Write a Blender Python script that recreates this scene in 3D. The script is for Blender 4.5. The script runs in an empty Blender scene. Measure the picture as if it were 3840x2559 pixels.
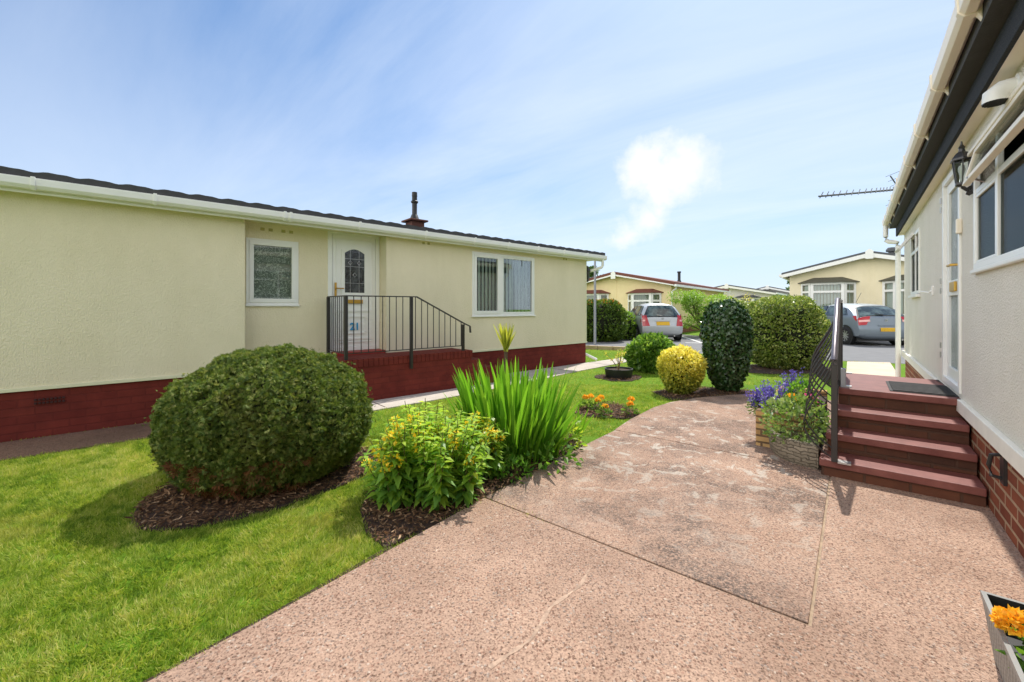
import bpy, math, random
import numpy as np
from mathutils import Vector, Matrix
R=math.radians
sc=bpy.context.scene
col=sc.collection
H=1.33
def lin(r,g,b):
    f=lambda c:(c/255/12.92 if c/255<=.04045 else ((c/255+.055)/1.055)**2.4)
    return (f(r),f(g),f(b),1)
# ------------------------------------------------------------------ nodes
class NT:
    def __init__(s,tree): s.t=tree; tree.nodes.clear()
    def n(s,typ,ins=None,**kw):
        nd=s.t.nodes.new(typ)
        for k,v in kw.items(): setattr(nd,k,v)
        for k,v in (ins or {}).items():
            i=nd.inputs[k]
            if isinstance(v,bpy.types.NodeSocket): s.t.links.new(v,i)
            else: i.default_value=v
        return nd
    def ramp(s,fac,stops,interp='LINEAR'):
        nd=s.n('ShaderNodeValToRGB',{'Fac':fac}); cr=nd.color_ramp; cr.interpolation=interp
        while len(cr.elements)<len(stops): cr.elements.new(.5)
        for e,(p,c) in zip(cr.elements,stops): e.position=p; e.color=c if len(c)==4 else (*c,1)
        return nd.outputs['Color']
    def mix(s,f,a,b,mode='MIX'):
        nd=s.n('ShaderNodeMix',data_type='RGBA',blend_type=mode)
        for sock,v in ((nd.inputs[0],f),(nd.inputs[6],a),(nd.inputs[7],b)):
            if isinstance(v,bpy.types.NodeSocket): s.t.links.new(v,sock)
            else: sock.default_value=v
        return nd.outputs[2]
    def math(s,op,a,b=0.,c=0.,clamp=False):
        nd=s.n('ShaderNodeMath',operation=op,use_clamp=clamp)
        for i,v in enumerate((a,b,c)):
            if isinstance(v,bpy.types.NodeSocket): s.t.links.new(v,nd.inputs[i])
            else: nd.inputs[i].default_value=v
        return nd.outputs[0]
    def noise(s,vec,scale,detail=4,rough=.6,dist=0.):
        return s.n('ShaderNodeTexNoise',{'Vector':vec,'Scale':scale,'Detail':detail,'Roughness':rough,'Distortion':dist}).outputs['Fac']
    def coord(s,w='Object'): return s.n('ShaderNodeTexCoord').outputs[w]
    def mapping(s,v,scale=(1,1,1),loc=(0,0,0),rot=(0,0,0)):
        return s.n('ShaderNodeMapping',{'Vector':v,'Scale':scale,'Location':loc,'Rotation':rot}).outputs[0]
    def bump(s,h,strength=.3,dist=.01):
        return s.n('ShaderNodeBump',{'Height':h,'Strength':strength,'Distance':dist}).outputs[0]
    def out(s,sh): s.t.links.new(sh,s.n('ShaderNodeOutputMaterial').inputs['Surface'])
def newmat(name):
    m=bpy.data.materials.new(name); m.use_nodes=True; return m,NT(m.node_tree)
def pbr(nt,colr,rough=.6,metal=0.,normal=None,spec=.5,coat=0.):
    ins={'Base Color':colr,'Roughness':rough,'Metallic':metal,'Specular IOR Level':spec,'Coat Weight':coat}
    nd=nt.n('ShaderNodeBsdfPrincipled',ins)
    if normal is not None: nt.t.links.new(normal,nd.inputs['Normal'])
    return nd.outputs[0]
def simple(name,c,rough=.5,metal=0.,var=.08,scale=6.,bump=0.,bscale=80.,spec=.5,coat=0.):
    m,nt=newmat(name); co=nt.coord()
    n=nt.noise(co,scale,5)
    k=nt.ramp(n,[(.25,(1-var,)*3),(.75,(1+var,)*3)])
    cc=nt.mix(1.,c if len(c)==4 else (*c,1),k,'MULTIPLY')
    nm=nt.bump(nt.noise(co,bscale,4),bump,.004) if bump else None
    rr=nt.math('MULTIPLY_ADD',n,.2,rough-.1,clamp=True)
    nt.out(pbr(nt,cc,rr,metal,nm,spec,coat)); return m
M={}
M['white_pvc']=simple('white_pvc',lin(236,236,232),.32,var=.03)
M['cream_pvc']=simple('cream_pvc',lin(238,228,210),.4,var=.05,scale=3)
M['white_trim']=simple('white_trim',lin(238,234,222),.5,var=.06,scale=8,bump=.15)
M['cream_trim']=simple('cream_trim',lin(225,222,190),.55,var=.05,bump=.15)
M['black_metal']=simple('black_metal',lin(42,40,40),.38,var=.1,spec=.6)
M['rail_metal']=simple('rail_metal',lin(120,112,116),.3,.6,var=.08)
M['steel']=simple('steel',lin(190,190,188),.35,.8)
M['brass']=simple('brass',lin(205,165,80),.35,.9)
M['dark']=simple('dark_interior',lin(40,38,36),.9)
M['black_plastic']=simple('black_plastic',lin(26,27,28),.5)
M['rubber']=simple('rubber',lin(22,22,22),.8,bump=.2)
M['mat_rubber']=simple('mat_rubber',lin(36,34,34),.75,bump=.4,bscale=200)
M['soil']=simple('soil',lin(62,45,36),.95,var=.4,scale=40,bump=1.,bscale=60)
M['grey_pole']=simple('grey_pole',lin(150,152,158),.45,.5)
M['blue_sign']=simple('blue_sign',lin(40,150,205),.4)
M['bark']=simple('bark',lin(88,70,55),.9,var=.3,scale=30,bump=.8,bscale=50)
M['stem']=simple('stem',lin(95,95,48),.7,var=.2)
M['pale_stem']=simple('pale_stem',lin(140,120,85),.7,var=.2)
M['soffit_cream']=simple('soffit_cream',lin(240,232,216),.6,var=.04,scale=3,bump=.1)
M['aerial_grey']=simple('aerial_grey',lin(84,88,90),.5,.3)
M['air_brick_dark']=simple('air_brick_dark',lin(62,28,26),.8)
M['chimney_brown']=simple('chimney_brown',lin(92,56,46),.85,var=.2,scale=14,bump=.4)
def glass_mat(name,tint=(1,1,1,1),refl=1.):
    m,nt=newmat(name)
    fr=nt.n('ShaderNodeFresnel',{'IOR':1.5}).outputs[0]
    f=nt.math('MULTIPLY_ADD',fr,refl,.04,clamp=True)
    a=nt.n('ShaderNodeBsdfTransparent',{'Color':tint}).outputs[0]
    b=nt.n('ShaderNodeBsdfGlossy',{'Roughness':.01,'Color':(1,1,1,1)}).outputs[0]
    mx=nt.n('ShaderNodeMixShader',{0:f,1:a,2:b}); nt.out(mx.outputs[0]); return m
M['glass']=glass_mat('window_glass',(.86,.9,.88,1),.4)
M['dark_glass']=glass_mat('dark_window_glass',(.42,.48,.48,1),.10)
M['car_glass']=glass_mat('car_glass',(.32,.38,.38,1),1.6)
M['lamp_glass']=glass_mat('lamp_glass',(.9,.95,.95,1),1.)
def frosted():
    m,nt=newmat('frosted_glass'); co=nt.coord()
    mp=nt.mapping(co,(1,1,.25))
    n=nt.noise(mp,60,4,.6,1.2); big=nt.noise(co,3.,2)
    c=nt.ramp(big,[(.3,lin(84,100,100)),(.7,lin(146,160,162))])
    nt.out(pbr(nt,c,.12,0,nt.bump(n,.9,.01),.9)); return m
M['frosted']=frosted()
def render_wall(name,c1,c2,speck,scale,bs,vert=1.):
    m,nt=newmat(name); co=nt.coord()
    mp=nt.mapping(co,(1,1,vert))
    n=nt.noise(mp,scale,6,.65)
    v=nt.n('ShaderNodeTexVoronoi',{'Vector':mp,'Scale':scale*1.6}).outputs['Distance']
    blotch=nt.noise(co,1.3,4)
    c=nt.mix(nt.math('MULTIPLY',blotch,.9,clamp=True),c1,c2)
    st=nt.noise(nt.mapping(co,(1.6,1.6,.7)),1.2,6,.65); c=nt.mix(1.,c,nt.ramp(st,[(.3,(.93,.93,.90)),(.65,(1.02,1.02,1.02))]),'MULTIPLY')
    sp=nt.ramp(nt.noise(co,scale*2.4,3,.7),[(.36,(1,1,1)),(.52,(0,0,0))])
    c=nt.mix(nt.math('MULTIPLY',sp,speck),c,(.16,.14,.10,1))
    h=nt.math('ADD',nt.math('MULTIPLY',n,1.),nt.math('MULTIPLY',v,.5))
    nt.out(pbr(nt,c,.85,0,nt.bump(h,bs,.012),.25)); return m
M['cream_render']=render_wall('cream_render',lin(238,228,202),lin(232,221,190),.10,55,.6,.6)
M['white_dash']=render_wall('white_pebbledash',lin(242,236,224),lin(234,228,216),.22,60,.9)
M['far_cream']=render_wall('far_cream_render',lin(242,222,176),lin(236,216,168),.08,25,.3)
M['far_cream2']=render_wall('far_pale_cream_render',lin(244,232,200),lin(238,226,192),.08,25,.3)
M['far_white']=render_wall('far_grey_render',lin(222,222,216),lin(214,214,208),.08,25,.3)
M['slate_fascia']=render_wall('slate_fascia',lin(48,53,62),lin(40,44,52),.25,90,.5)
def brick(name,c1,c2,mort,row=.083,width=.24,ms=.011,dirt=.35,bs=.8):
    m,nt=newmat(name); co=nt.coord()
    sx=nt.n('ShaderNodeSeparateXYZ',{0:co})
    u=nt.math('ADD',sx.outputs[0],sx.outputs[1])
    cv=nt.n('ShaderNodeCombineXYZ',{0:u,1:sx.outputs[2],2:0.}).outputs[0]
    b=nt.n('ShaderNodeTexBrick',{'Vector':cv,'Color1':c1,'Color2':c2,'Mortar':mort,'Scale':1.,'Mortar Size':ms,'Mortar Smooth':.25,'Bias':0.,'Brick Width':width,'Row Height':row})
    n=nt.noise(co,38,6,.7); n2=nt.noise(co,5,4)
    c=nt.mix(nt.math('MULTIPLY',n,dirt),b.outputs['Color'],(.05,.035,.028,1))
    k=nt.ramp(n2,[(.25,(.72,.72,.74)),(.75,(1.2,1.15,1.1))])
    c=nt.mix(1.,c,k,'MULTIPLY')
    h=nt.math('MULTIPLY_ADD',n,.4,nt.math('MULTIPLY',b.outputs['Fac'],-1.))
    nt.out(pbr(nt,c,.85,0,nt.bump(h,bs,.006),.2)); return m
M['brick_red']=brick('red_brick',lin(150,84,58),lin(120,62,44),lin(176,150,122))
M['brick_step']=brick('step_brick',lin(112,70,52),lin(80,55,44),lin(92,66,53),.09,.25,.009,.4)
M['brick_paint']=brick('painted_brick',lin(120,50,42),lin(112,44,38),lin(108,44,38),.082,.24,.008,.15,.5)
M['stone_buff']=brick('buff_stone',lin(206,170,116),lin(186,146,96),lin(120,98,74),.06,.3,.01,.3,1.)
def tread():
    m,nt=newmat('tread_paint'); co=nt.coord()
    n=nt.noise(co,7,5); n2=nt.noise(nt.mapping(co,(8,30,8)),6,4)
    c=nt.ramp(n,[(.3,lin(112,64,58)),(.7,lin(138,86,78))])
    c=nt.mix(nt.math('MULTIPLY',n2,.2),c,lin(92,44,38))
    nt.out(pbr(nt,c,.55,0,nt.bump(nt.noise(co,60,5),.35,.004),.35)); return m
M['tread']=tread()
M['red_paint']=simple('red_floor_paint',lin(150,46,36),.55,var=.15,scale=9,bump=.3)
def concrete_stone():
    m,nt=newmat('carved_concrete'); co=nt.coord()
    sx=nt.n('ShaderNodeSeparateXYZ',{0:co})
    ang=nt.math('ARCTAN2',sx.outputs[1],sx.outputs[0])
    cv=nt.n('ShaderNodeCombineXYZ',{0:nt.math('MULTIPLY',ang,.45),1:sx.outputs[2],2:0.}).outputs[0]
    wn_=nt.n('ShaderNodeTexNoise',{'Vector':co,'Scale':22.,'Detail':3.}).outputs['Color']; cv=nt.n('ShaderNodeVectorMath',{0:cv,1:nt.n('ShaderNodeVectorMath',{0:wn_,'Scale':.05},operation='SCALE').outputs[0]},operation='ADD').outputs[0]
    b=nt.n('ShaderNodeTexBrick',{'Vector':cv,'Color1':lin(164,152,134),'Color2':lin(138,128,112),'Mortar':lin(122,112,98),'Scale':1.,'Mortar Size':.005,'Mortar Smooth':1.,'Brick Width':.13,'Row Height':.03})
    n=nt.noise(co,30,6,.7)
    c=nt.mix(nt.math('MULTIPLY',n,.55),b.outputs['Color'],lin(96,88,74))
    h=nt.math('MULTIPLY_ADD',n,.8,nt.math('MULTIPLY',b.outputs['Fac'],-1.))
    nt.out(pbr(nt,c,.9,0,nt.bump(h,1.,.01),.2)); return m
M['trough']=concrete_stone()
def pebble(name,stain,white,tint=(1,1,1,1)):
    m,nt=newmat(name); co=nt.coord()
    d=nt.n('ShaderNodeVectorMath',{0:co,1:nt.n('ShaderNodeTexNoise',{'Vector':co,'Scale':40.,'Detail':2.}).outputs['Color']},operation='MULTIPLY_ADD')
    d.inputs[1].default_value=(1,1,1); 
    v1=nt.n('ShaderNodeTexVoronoi',{'Vector':co,'Scale':74.,'Randomness':1.})
    v2=nt.n('ShaderNodeTexVoronoi',{'Vector':co,'Scale':165.,'Randomness':1.})
    r1=nt.n('ShaderNodeSeparateColor',{0:v1.outputs['Color']}).outputs[0]
    r2=nt.n('ShaderNodeSeparateColor',{0:v2.outputs['Color']}).outputs[1]
    base=nt.ramp(nt.noise(co,2.2,5),[(.3,lin(184,153,132)),(.7,lin(210,178,156))])
    stones=nt.ramp(r1,[(.0,lin(104,70,58)),(.2,lin(168,126,106)),(.45,lin(208,170,146)),(.66,lin(186,176,166)),(.80,lin(134,122,116)),(.92,lin(228,214,198)),(.97,lin(96,66,56))],'CONSTANT')
    # which cells show as stones, the rest stays mortar matrix
    msk=nt.math('MULTIPLY',nt.ramp(v1.outputs['Distance'],[(.38,(1,1,1)),(.5,(0,0,0))]),nt.ramp(nt.noise(co,23,3),[(.42,(0,0,0)),(.5,(1,1,1))]))
    c=nt.mix(nt.math('MULTIPLY',msk,.6),base,stones)
    fine=nt.ramp(r2,[(.0,(.62,.59,.58)),(.14,(.86,.85,.84)),(.4,(1.0,.99,.98)),(1.,(1.16,1.15,1.14))])
    c=nt.mix(1.,c,fine,'MULTIPLY')
    pits=nt.ramp(nt.noise(co,96,3,.8),[(.36,(1,1,1)),(.42,(0,0,0))])
    c=nt.mix(nt.math('MULTIPLY',pits,.85),c,lin(86,62,50))
    if stain:
        sn=nt.math('MULTIPLY',nt.ramp(nt.noise(co,1.6,6,.7),[(.46,(0,0,0)),(.60,(1,1,1))]),nt.ramp(nt.noise(co,70,4,.8),[(.42,(0,0,0)),(.56,(1,1,1))]))
        c=nt.mix(nt.math('MULTIPLY',sn,stain),c,lin(84,80,78))
        c=nt.mix(nt.math('MULTIPLY',nt.ramp(nt.noise(co,1.1,4),[(.35,(0,0,0)),(.7,(1,1,1))]),.22),c,lin(138,126,118))
    if white:
        zone=nt.ramp(nt.n('ShaderNodeVectorMath',{0:co,1:(1.75,4.35,0)},operation='DISTANCE').outputs['Value'],[(.45,(1,1,1)),(.62,(.6,.6,.6)),(.80,(0,0,0))])
        zone.node.color_ramp.elements[0].position=.0;
        for e_,p_ in zip(zone.node.color_ramp.elements,(.3,.55,.85)): e_.position=p_
        dd_=zone.node.inputs['Fac'].links[0].from_socket; zone=nt.ramp(nt.math('DIVIDE',dd_,2.6),[(.3,(1,1,1)),(.75,(.35,.35,.35)),(1.,(0,0,0))])
        wn=nt.ramp(nt.noise(nt.mapping(co,(1,1,1),(3.1,1.7,0)),6.5,6,.68,.6),[(.545,(0,0,0)),(.60,(1,1,1))])
        c=nt.mix(nt.math('MULTIPLY',nt.math('MULTIPLY',zone,wn),white),c,lin(214,204,190))
    c=nt.mix(1.,c,nt.ramp(nt.noise(co,.9,6,.6),[(.3,(.58,.57,.57)),(.7,(.80,.79,.78))]),'MULTIPLY')
    c=nt.mix(1.,c,tint,'MULTIPLY')
    h=nt.math('ADD',nt.math('MULTIPLY',pits,-1.2),nt.math('ADD',nt.math('MULTIPLY',v1.outputs['Distance'],-.9),nt.math('MULTIPLY',nt.noise(co,40,5),.8)))
    nt.out(pbr(nt,c,.88,0,nt.bump(h,.65,.008),.2)); return m
M['pebble']=pebble('aggregate_concrete',0.,0.)
M['pebble_stain']=pebble('weathered_aggregate_concrete',.8,.85,(1.05,1.04,1.03,1))
M['pebble_house']=pebble('aggregate_concrete_by_wall',.25,0.,(1.0,.98,.93,1))
M['pebble_brown']=pebble('brown_aggregate_concrete',.3,0.,(.62,.55,.52,1))
M['joint']=simple('joint_mortar',lin(160,138,114),.95,var=.4,scale=25,bump=.8,bscale=90)
M['repair']=simple('repair_mortar',lin(172,146,126),.95,var=.45,scale=30,bump=.6,bscale=90)
def conc(name,a,b):
    m,nt=newmat(name); co=nt.coord()
    c=nt.ramp(nt.noise(co,3,6,.65),[(.3,a),(.7,b)])
    c=nt.mix(nt.math('MULTIPLY',nt.noise(co,90,3),.25),c,lin(110,102,92))
    nt.out(pbr(nt,c,.9,0,nt.bump(nt.noise(co,70,5),.4,.005),.2)); return m
M['grey_conc']=conc('grey_concrete',lin(186,176,164),lin(204,195,184))
M['beige_conc']=conc('beige_concrete',lin(208,188,164),lin(222,206,184))
M['asphalt']=conc('asphalt',lin(116,117,119),lin(130,131,132))
M['paint_white']=simple('road_paint',lin(225,225,220),.7,var=.1,scale=20)
M['kerb']=conc('kerb_stone',lin(178,156,124),lin(196,176,148))
def lawnmat():
    m,nt=newmat('lawn'); co=nt.coord()
    n=nt.noise(co,1.6,5,.65); n2=nt.noise(co,60,5,.8)
    c=nt.ramp(n,[(.25,lin(96,132,34)),(.5,lin(110,148,38)),(.75,lin(134,156,52))])
    c=nt.mix(nt.ramp(n2,[(.35,(.55,.55,.55)),(.6,(0,0,0))]),c,lin(52,66,20))
    nt.out(pbr(nt,c,.9,0,nt.bump(n2,.7,.02),.1)); return m
M['lawn']=lawnmat()
def leafmat(name,stops,trans=.35,rough=.45,tcol=1.5,spec=.4,patch=None,world_patch=None):
    m,nt=newmat(name)
    at=nt.n('ShaderNodeAttribute',attribute_name='lv').outputs['Fac']
    c=nt.ramp(at,stops)
    if patch:
        co=nt.coord()
        pn=nt.ramp(nt.noise(co,patch[0],4,.6),[(patch[1],(0,0,0)),(patch[1]+.12,(1,1,1))])
        c=nt.mix(nt.math('MULTIPLY',pn,patch[3] if len(patch)>3 else .8),c,patch[2])
    d=pbr(nt,c,rough,0,None,spec)
    tc=nt.mix(1.,c,(tcol*1.05,tcol*1.02,tcol*.5,1) if not isinstance(tcol,tuple) else tcol,'MULTIPLY')
    t=nt.n('ShaderNodeBsdfTranslucent',{'Color':tc}).outputs[0]
    nt.out(nt.n('ShaderNodeMixShader',{0:trans,1:d,2:t}).outputs[0]); return m
L3=lambda *a:[(i/(len(a)-1),lin(*x)) for i,x in enumerate(a)]
M['grass']=leafmat('grass_blades',L3((84,114,38),(130,154,54),(168,180,84),(202,196,130)),.40,.55,1.4,.15,(1.4,.54,lin(176,166,92),.45))
M['conifer']=leafmat('conifer_sprays',L3((58,80,38),(88,112,50),(118,134,62),(166,168,104)),.27,.6,1.4,.25,(2.0,.56,lin(128,122,64),.5))
M['conifer_brown']=leafmat('brown_conifer_sprays',L3((96,60,38),(120,76,46),(92,84,46)),.22,.7,1.1,.2)
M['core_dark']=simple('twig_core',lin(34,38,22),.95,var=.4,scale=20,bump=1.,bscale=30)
M['loose_leaf']=leafmat('loosestrife_leaf',L3((88,132,66),(120,164,66),(166,194,70),(202,210,88)),.44,.4,1.6)
M['loose_flower']=leafmat('loosestrife_flower',L3((248,205,30),(254,222,50),(255,232,100)),.3,.5,(1.1,1.1,.8,1))
M['sword']=leafmat('sword_leaf',L3((78,126,34),(104,154,44),(132,172,58)),.5,.38,1.6)
M['cordy']=leafmat('cordyline_leaf',L3((120,110,70),(170,180,70),(206,204,96)),.4,.45,1.4)
M['euon']=leafmat('golden_euonymus',L3((130,146,56),(206,202,84),(236,224,104),(246,238,160)),.35,.4,1.4,.4,(3.,.58,lin(130,146,60),.5))
M['ivy']=leafmat('glossy_dark_leaf',L3((36,64,32),(54,86,42),(76,108,54)),.18,.27,1.3,.7)
M['hyd']=leafmat('hydrangea_leaf',L3((70,108,44),(108,148,58),(164,192,92)),.36,.3,1.5)
M['hedge']=leafmat('hedge_leaf',L3((74,98,44),(112,138,60),(162,178,88),(214,212,146)),.28,.28,1.4,.7,(1.8,.55,lin(124,126,70),.45))
M['hedge_far']=leafmat('far_hedge_leaf',L3((60,84,34),(86,114,44),(132,156,58)),.3,.4,1.4)
M['hedge_red']=leafmat('red_hedge_tip',L3((170,86,40),(196,128,60),(150,150,60)),.3,.4,1.4)
M['maple']=leafmat('maple_leaf',L3((98,138,50),(128,166,64),(160,190,86)),.42,.45,1.5)
M['tree_far']=leafmat('far_tree_leaf',L3((58,84,44),(82,112,58),(104,132,72)),.3,.5,1.3)
M['nepeta']=leafmat('variegated_leaf',L3((84,118,56),(128,156,82),(184,196,140)),.35,.45,1.4)
M['green_leaf']=leafmat('bedding_leaf',L3((70,120,40),(100,150,52),(140,180,72)),.4,.45,1.5)
M['purple']=leafmat('purple_petal',L3((86,70,168),(112,96,196),(150,138,216)),.3,.5,(1.1,1.05,1.1,1))
M['pink']=leafmat('pink_petal',L3((200,40,110),(224,84,150),(240,180,210)),.3,.5,(1.1,1.,1.05,1))
M['orange']=leafmat('marigold_petal',L3((252,176,30),(255,198,50),(255,218,100)),.3,.5,(1.05,1.05,.9,1))
M['chips']=leafmat('bark_chips',L3((68,48,35),(106,79,58),(146,116,88),(198,170,138)),.0,.9,1.,.1)
M['terracotta']=simple('red_tile',lin(112,64,52),.75,var=.15,scale=12,bump=.4)
M['dark_tile']=simple('dark_tile',lin(60,61,62),.75,var=.25,scale=14,bump=.5)
M['grey_tile']=simple('grey_tile',lin(84,86,90),.7,var=.15,scale=10,bump=.3)
M['olive_tile']=simple('olive_tile',lin(88,86,72),.75,var=.15,scale=10,bump=.3)
M['blind']=simple('blind_fabric',lin(200,208,200),.8,var=.06)
M['blind_grey']=simple('grey_blind_fabric',lin(150,160,146),.8,var=.06)
def lace():
    m,nt=newmat('lace_net'); co=nt.coord()
    n=nt.n('ShaderNodeTexNoise',{'Vector':co,'Scale':15.,'Detail':0.,'Distortion':1.8}).outputs['Fac']
    k=nt.ramp(n,[(.46,(0,0,0)),(.5,(1,1,1)),(.56,(1,1,1)),(.62,(0,0,0))])
    c=nt.mix(k,lin(150,154,146),lin(222,224,214))
    nt.out(pbr(nt,c,.9)); return m
M['lace']=lace()
def patterned():
    m,nt=newmat('red_patterned_cloth'); co=nt.coord()
    n=nt.noise(co,9,3,.6,1.)
    nt.out(pbr(nt,nt.ramp(n,[(.45,lin(196,176,160)),(.55,lin(150,50,46))]),.9)); return m
M['red_cloth']=patterned()
def carpaint(name,c):
    m,nt=newmat(name); co=nt.coord()
    n=nt.noise(co,500,1)
    cc=nt.mix(n,c,tuple(min(1,x*1.25) for x in c[:3])+(1,))
    nt.out(pbr(nt,cc,.42,.5,None,.4,.25)); return m
M['silver']=carpaint('silver_car_paint',lin(172,176,178))
M['bluegrey']=carpaint('blue_grey_car_paint',lin(120,130,139))
M['tail_red']=simple('tail_red',lin(176,24,34),.15,spec=.8)
M['tail_pink']=simple('tail_clear',lin(232,176,168),.15,spec=.8)
M['plate']=simple('plate_yellow',lin(214,168,30),.5,var=.2,scale=30)
M['alloy']=simple('alloy',lin(186,188,190),.3,.8)
def rattan():
    m,nt=newmat('grey_rattan'); co=nt.coord()
    nm=nt.n('ShaderNodeTexChecker',{'Vector':nt.mapping(co,(62,62,40)),'Scale':1.,'Color1':(1,1,1,1),'Color2':(0,0,0,1)}).outputs['Fac']
    c=nt.mix(nm,lin(118,118,114),lin(158,158,152))
    nt.out(pbr(nt,c,.5,0,nt.bump(nm,.8,.006))); return m
M['rattan']=rattan()
M['rattan_rim']=simple('grey_rim',lin(140,140,136),.4)
# ------------------------------------------------------------------ meshes
class MB:
    def __init__(s): s.v=[]; s.f=[]
    def add(s,vs,fs):
        o=len(s.v); s.v+= [tuple(x) for x in vs]; s.f+=[tuple(i+o for i in f) for f in fs]; return s
    def box(s,x0,x1,y0,y1,z0,z1):
        x0,x1=sorted((x0,x1));y0,y1=sorted((y0,y1));z0,z1=sorted((z0,z1))
        return s.add([(x0,y0,z0),(x1,y0,z0),(x1,y1,z0),(x0,y1,z0),(x0,y0,z1),(x1,y0,z1),(x1,y1,z1),(x0,y1,z1)],
          [(0,3,2,1),(4,5,6,7),(0,1,5,4),(1,2,6,5),(2,3,7,6),(3,0,4,7)])
    def hexa(s,b,t):
        return s.add(list(b)+list(t),[(0,3,2,1),(4,5,6,7),(0,1,5,4),(1,2,6,5),(2,3,7,6),(3,0,4,7)])
    def prism(s,poly,axis,a,b):
        def pt(p,k): return {'x':(k,p[0],p[1]),'y':(p[0],k,p[1]),'z':(p[0],p[1],k)}[axis]
        n=len(poly); vs=[pt(p,a) for p in poly]+[pt(p,b) for p in poly]
        return s.add(vs,[tuple(range(n-1,-1,-1)),tuple(range(n,2*n))]+[(i,(i+1)%n,n+(i+1)%n,n+i) for i in range(n)])
    def tube(s,pts,r,n=8,rect=None,caps=True):
        pts=[Vector(p) for p in pts]; rs=r if isinstance(r,(list,tuple)) else [r]*len(pts)
        vs=[];up=Vector((0,0,1))
        for i,p in enumerate(pts):
            d=((pts[min(i+1,len(pts)-1)]-pts[max(i-1,0)])).normalized()
            a=d.cross(up)
            if a.length<.05: a=d.cross(Vector((0,1,0)))
            a.normalize(); b=a.cross(d).normalized()
            for k in range(n):
                t=2*math.pi*(k+.5)/n
                ca,sb=math.cos(t)*rs[i],math.sin(t)*rs[i]
                if rect: ca,sb=(math.copysign(rect[0],ca),math.copysign(rect[1],sb))
                vs.append(p+a*ca+b*sb)
        fs=[]
        for i in range(len(pts)-1):
            for k in range(n): fs.append((i*n+k,i*n+(k+1)%n,(i+1)*n+(k+1)%n,(i+1)*n+k))
        if caps: fs+=[tuple(range(n-1,-1,-1)),tuple((len(pts)-1)*n+k for k in range(n))]
        return s.add(vs,fs)
    def lathe(s,prof,n=24,c=(0,0,0),axis='z',a0=0,a1=2*math.pi):
        full=abs(a1-a0-2*math.pi)<1e-6; m=n if full else n+1; vs=[]
        for r,h in prof:
            for k in range(m):
                t=a0+(a1-a0)*k/n; x,y=r*math.cos(t),r*math.sin(t)
                vs.append({'z':(c[0]+x,c[1]+y,c[2]+h),'y':(c[0]+x,c[1]+h,c[2]+y),'x':(c[0]+h,c[1]+x,c[2]+y)}[axis])
        fs=[]
        for i in range(len(prof)-1):
            for k in range(n):
                k2=(k+1)%m
                fs.append((i*m+k,i*m+k2,(i+1)*m+k2,(i+1)*m+k))
        return s.add(vs,fs)
    def grid(s,fn,nu,nv):
        vs=[fn(i/nu,j/nv) for i in range(nu+1) for j in range(nv+1)]
        return s.add(vs,[(i*(nv+1)+j,(i+1)*(nv+1)+j,(i+1)*(nv+1)+j+1,i*(nv+1)+j+1) for i in range(nu) for j in range(nv)])
    def build(s,name,mat,parent=None,smooth=False,bevel=0.,loc=None):
        me=bpy.data.meshes.new(name); me.from_pydata(s.v,[],s.f); me.update()
        me.materials.append(M[mat] if isinstance(mat,str) else mat)
        o=bpy.data.objects.new(name,me); col.objects.link(o)
        if parent: o.parent=parent
        if loc: o.location=loc
        if smooth:
            me.polygons.foreach_set('use_smooth',[True]*len(me.polygons))
            me.set_sharp_from_angle(angle=R(40))
        if bevel:
            b=o.modifiers.new('b','BEVEL'); b.width=bevel; b.segments=2; b.limit_method='ANGLE'
        return o
def tag(o,label=None,cat=None,group=None,kind=None):
    if label: o['label']=label
    if cat: o['category']=cat
    if group: o['group']=group
    if kind: o['kind']=kind
    return o
def thing(name,label,cat,loc=(0,0,0),rot=0,group=None):
    o=bpy.data.objects.new(name,None); col.objects.link(o); o.empty_display_size=.2
    o.location=loc; o.rotation_euler=(0,0,rot); return tag(o,label,cat,group)
def struct(o): o['kind']='structure'; return o
def copy_tree(o,parent=None):
    c=o.copy(); col.objects.link(c)
    if parent: c.parent=parent
    for ch in list(o.children): copy_tree(ch,c)
    return c
def inpoly(x,y,poly):
    c=np.zeros(len(x),bool); n=len(poly)
    for i in range(n):
        x0,y0=poly[i];x1,y1=poly[(i+1)%n]
        if y0==y1: continue
        c^=((y0>y)!=(y1>y))&(x<(x1-x0)*(y-y0)/(y1-y0)+x0)
    return c
def npmesh(name,co,faces,lv,mat,parent=None,smooth=False):
    me=bpy.data.meshes.new(name); nv=len(co); nf,k=faces.shape
    me.vertices.add(nv); me.vertices.foreach_set('co',co.astype(np.float32).ravel())
    me.loops.add(nf*k); me.loops.foreach_set('vertex_index',faces.astype(np.int32).ravel())
    me.polygons.add(nf); me.polygons.foreach_set('loop_start',np.arange(0,nf*k,k,dtype=np.int32))
    me.update(calc_edges=True)
    a=me.attributes.new('lv','FLOAT','POINT'); a.data.foreach_set('value',lv.astype(np.float32))
    if smooth: me.polygons.foreach_set('use_smooth',np.ones(nf,bool))
    me.materials.append(M[mat]); o=bpy.data.objects.new(name,me); col.objects.link(o)
    if parent: o.parent=parent
    return o
def nrm(a): return a/np.maximum(np.linalg.norm(a,axis=1,keepdims=True),1e-9)
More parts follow.
